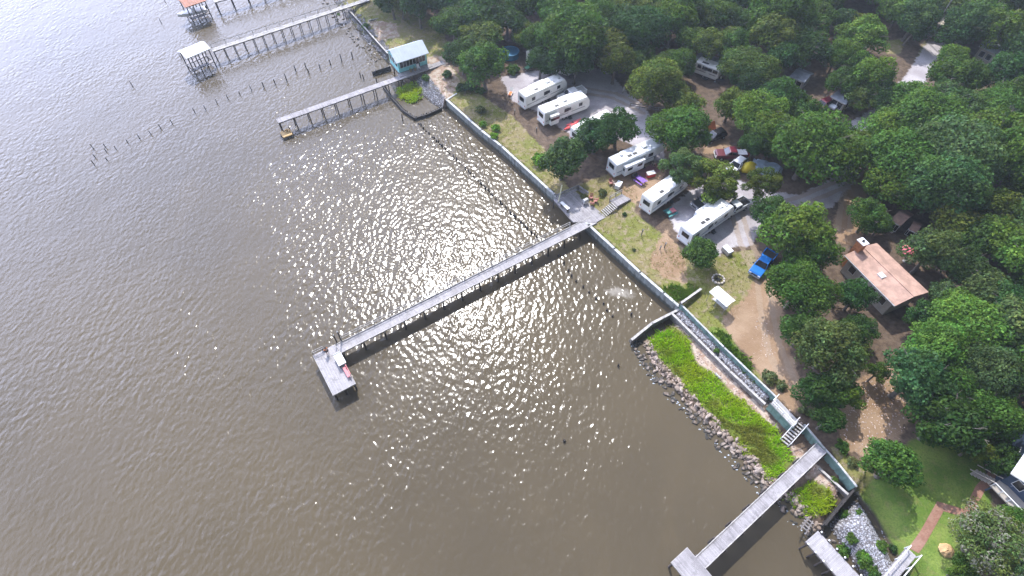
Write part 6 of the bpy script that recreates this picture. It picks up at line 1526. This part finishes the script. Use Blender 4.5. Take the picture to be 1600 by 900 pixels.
# ------------------------------------------------------------ stones
def rock_mesh(seed):
    r = random.Random(seed); bm = bmesh.new(); bmesh.ops.create_icosphere(bm, subdivisions=2, radius=0.5)
    pl_ = [(Vector((r.gauss(0, 1), r.gauss(0, 1), r.gauss(0, 1))).normalized(), r.uniform(.26, .42)) for _ in range(9)]
    for v in bm.verts:
        for n_, d_ in pl_:
            k = v.co.dot(n_)
            if k > d_: v.co -= n_*(k-d_)
        v.co = Vector((v.co.x*1.15, v.co.y*.9, v.co.z*.75))+Vector((r.uniform(-.02, .02), r.uniform(-.02, .02), r.uniform(-.02, .02)))
    me_ = bpy.data.meshes.new('boulder'); bm.to_mesh(me_); bm.free(); return me_
def rock_mat():
    m = bpy.data.materials.new('riprap_stone'); nt, out = nodes(m); oi = N(nt, 'ShaderNodeObjectInfo'); co = opos(nt)
    c = mix(nt, oi.outputs['Random'], (0.19, 0.14, 0.10), (0.37, 0.305, 0.255))
    c = mix(nt, ramp(nt, noise(nt, co, 3, 5, .65), .4, .65, 0, .75), c, (0.13, 0.10, 0.075))
    z = N(nt, 'ShaderNodeSeparateXYZ'); L(nt, wpos(nt), z.inputs[0])
    c = mix(nt, ramp(nt, z.outputs[2], .28, .08), c, (0.035, 0.032, 0.026))     # waterline growth
    b = N(nt, 'ShaderNodeBsdfPrincipled', Roughness=.88); L(nt, c, b.inputs['Base Color']); L(nt, bump(nt, noise(nt, co, 9, 4), .5, .05), b.inputs['Normal']); L(nt, b.outputs[0], out.inputs[0]); return m
RM = rock_mat(); ROCKS = [rock_mesh(s) for s in range(6)]
for m_ in ROCKS: m_.materials.append(RM)
def boulder(x, y, z, s, label, group):
    o = bpy.data.objects.new('boulder', rr.choice(ROCKS)); C.objects.link(o); o.location = (x, y, z); o.scale = (s*rr.uniform(.8, 1.3), s*rr.uniform(.8, 1.2), s*rr.uniform(.7, 1.1)); o.rotation_euler = (rr.uniform(-.5, .5), rr.uniform(-.5, .5), rr.uniform(0, 6.28)); tag(o, label, 'boulder', group)
line = [Vector((p.x, p.y)) for p in ROCKLINE]; tot = sum((b-a).length for a, b in zip(line[:-1], line[1:]))
nb = 0
for a, b in zip(line[:-1], line[1:]):
    d = b-a; n_ = Vector((d.y, -d.x)).normalized(); n_ = -n_ if n_.x < 0 else n_
    for k in range(int(d.length*7.5)):
        f = rr.random(); off = -0.25+2.5*rr.random()**1.25; p = a+d*f+n_*off
        wl = 1.0 if off < 1.9 else .6
        boulder(p.x, p.y, max(gz(p), -0.25)+0.16, rr.uniform(.45, 1.0)*wl, 'brown boulder in the riprap bank between the open bay and the marsh grass', 'riprap boulders along the marsh'); nb += 1
for a, b in zip(BEACH[2:-1], BEACH[3:]):
    d = b-a; n_ = Vector((d.y, -d.x)).normalized()
    for k in range(int(d.length*1.6)):
        p = a+d*rr.random()-Vector((abs(n_.x), abs(n_.y)))*0+Vector((-0.5-2.6*rr.random(), -0.4)); boulder(p.x, p.y, max(gz(p), -.15)+.1, rr.uniform(.4, 1.0), 'dark boulder on the far bank between the thin pier and the aqua house', 'boulders on the far bank')
def pebbles(name, polys, dens, size, m, seed):
    pts = np.concatenate([patch_points(p, dens, seed+i) for i, p in enumerate(polys)]); r = np.random.default_rng(seed); n = len(pts)
    oct_ = np.array([(1, 0, 0), (0, 1, 0), (-1, 0, 0), (0, -1, 0), (0, 0, 1.0)]); s = size*r.uniform(.4, 1.3, n)
    J_ = r.uniform(.6, 1.3, (n, 5, 3)); a = r.uniform(0, 6.28, n); V = oct_[None]*J_*s[:, None, None]
    x = V[..., 0]*np.cos(a)[:, None]-V[..., 1]*np.sin(a)[:, None]; y = V[..., 0]*np.sin(a)[:, None]+V[..., 1]*np.cos(a)[:, None]
    V = np.stack([x, y, V[..., 2]*.7], -1)+pts[:, None, :]; F = np.array([(0, 1, 4), (1, 2, 4), (2, 3, 4), (3, 0, 4)])[None]+np.arange(n)[:, None, None]*5
    me_ = bpy.data.meshes.new(name); fill_mesh(me_, V.reshape(-1, 3), F.reshape(-1, 3), False)
    c = r.uniform(.55, 1.25, n)[:, None]*np.array([1, 1, 1.02]); at_ = me_.attributes.new('leafcol', 'FLOAT_COLOR', 'POINT'); at_.data.foreach_set('color', np.repeat(np.column_stack([c, np.ones(n)]), 5, 0).astype(np.float32).ravel())
    me_.materials.append(m); o = bpy.data.objects.new(name, me_); C.objects.link(o); tag(o, kind='stuff'); return o
def stone_mat(name, base):
    m = bpy.data.materials.new(name); nt, out = nodes(m); a = N(nt, 'ShaderNodeAttribute', attribute_name='leafcol'); b = N(nt, 'ShaderNodeBsdfPrincipled', Roughness=.9)
    L(nt, mix(nt, 1.0, a.outputs['Color'], base, 'MULTIPLY'), b.inputs['Base Color']); L(nt, b.outputs[0], out.inputs[0]); return m
pebbles('gravel', [STONE[0], GRAVELSHORE, BASINSHORE], 34, .125, stone_mat('grey_stone', (.30, .30, .31)), 300)
pebbles('rubble', SAND[:2]+[G([(1216, 620), (1250, 640), (1262, 662), (1250, 655), (1220, 632)])], 7, .15, stone_mat('pinkish_rubble', (.42, .32, .26)), 320)
BAND = [ROCKLINE[i] for i in range(len(ROCKLINE)-1)]+[p+Vector((1.9, 1.5)) for p in reversed(ROCKLINE[:-1])]
pebbles('rock_rubble', [BAND], 16, .30, stone_mat('brown_rubble', (.30, .23, .175)), 360)
pebbles('bank_rubble', [W([(520, 2), (548, 34), (575, 64), (602, 92)], .4)+[p+Vector((2.0, 1.4)) for p in W([(602, 92), (575, 64), (548, 34), (520, 2)], .4)]], 9, .42, stone_mat('grey_rubble', (.30, .28, .27)), 380)
pebbles('leaf_litter', [DIRT[2]], 5, .10, stone_mat('pale_leaf', (.55, .44, .38)), 340)
pebbles('scattered_chips', [G([(1180, 500), (1205, 500), (1215, 560), (1190, 560)])], 5, .09, stone_mat('pale_chip', (.55, .46, .40)), 350)
# foam where the chop meets the rocks
b = MB()
for a, c in zip(line[:-1], line[1:]):
    d = c-a; n_ = Vector((d.y, -d.x)).normalized(); n_ = -n_ if n_.x > 0 else n_
    for k in range(int(d.length*3)):
        p = a+d*rr.random()+n_*(-0.25+0.9*rr.random()**2); s = rr.uniform(.03, .09); th = rr.uniform(0, 6.28); m_ = rr.randint(5, 8)
        b.add([(p.x+s*rr.uniform(.5, 1.5)*math.cos(th+i*6.283/m_)*1.6, p.y+s*rr.uniform(.5, 1.5)*math.sin(th+i*6.283/m_), .015+.002*(k % 5)) for i in range(m_)], [tuple(range(m_))])
tag(b.build('foam', mat('white_foam', (.42, .47, .52), .5, .15, 4)), kind='stuff')
print('trees', len(TREES), 'rocks', nb)
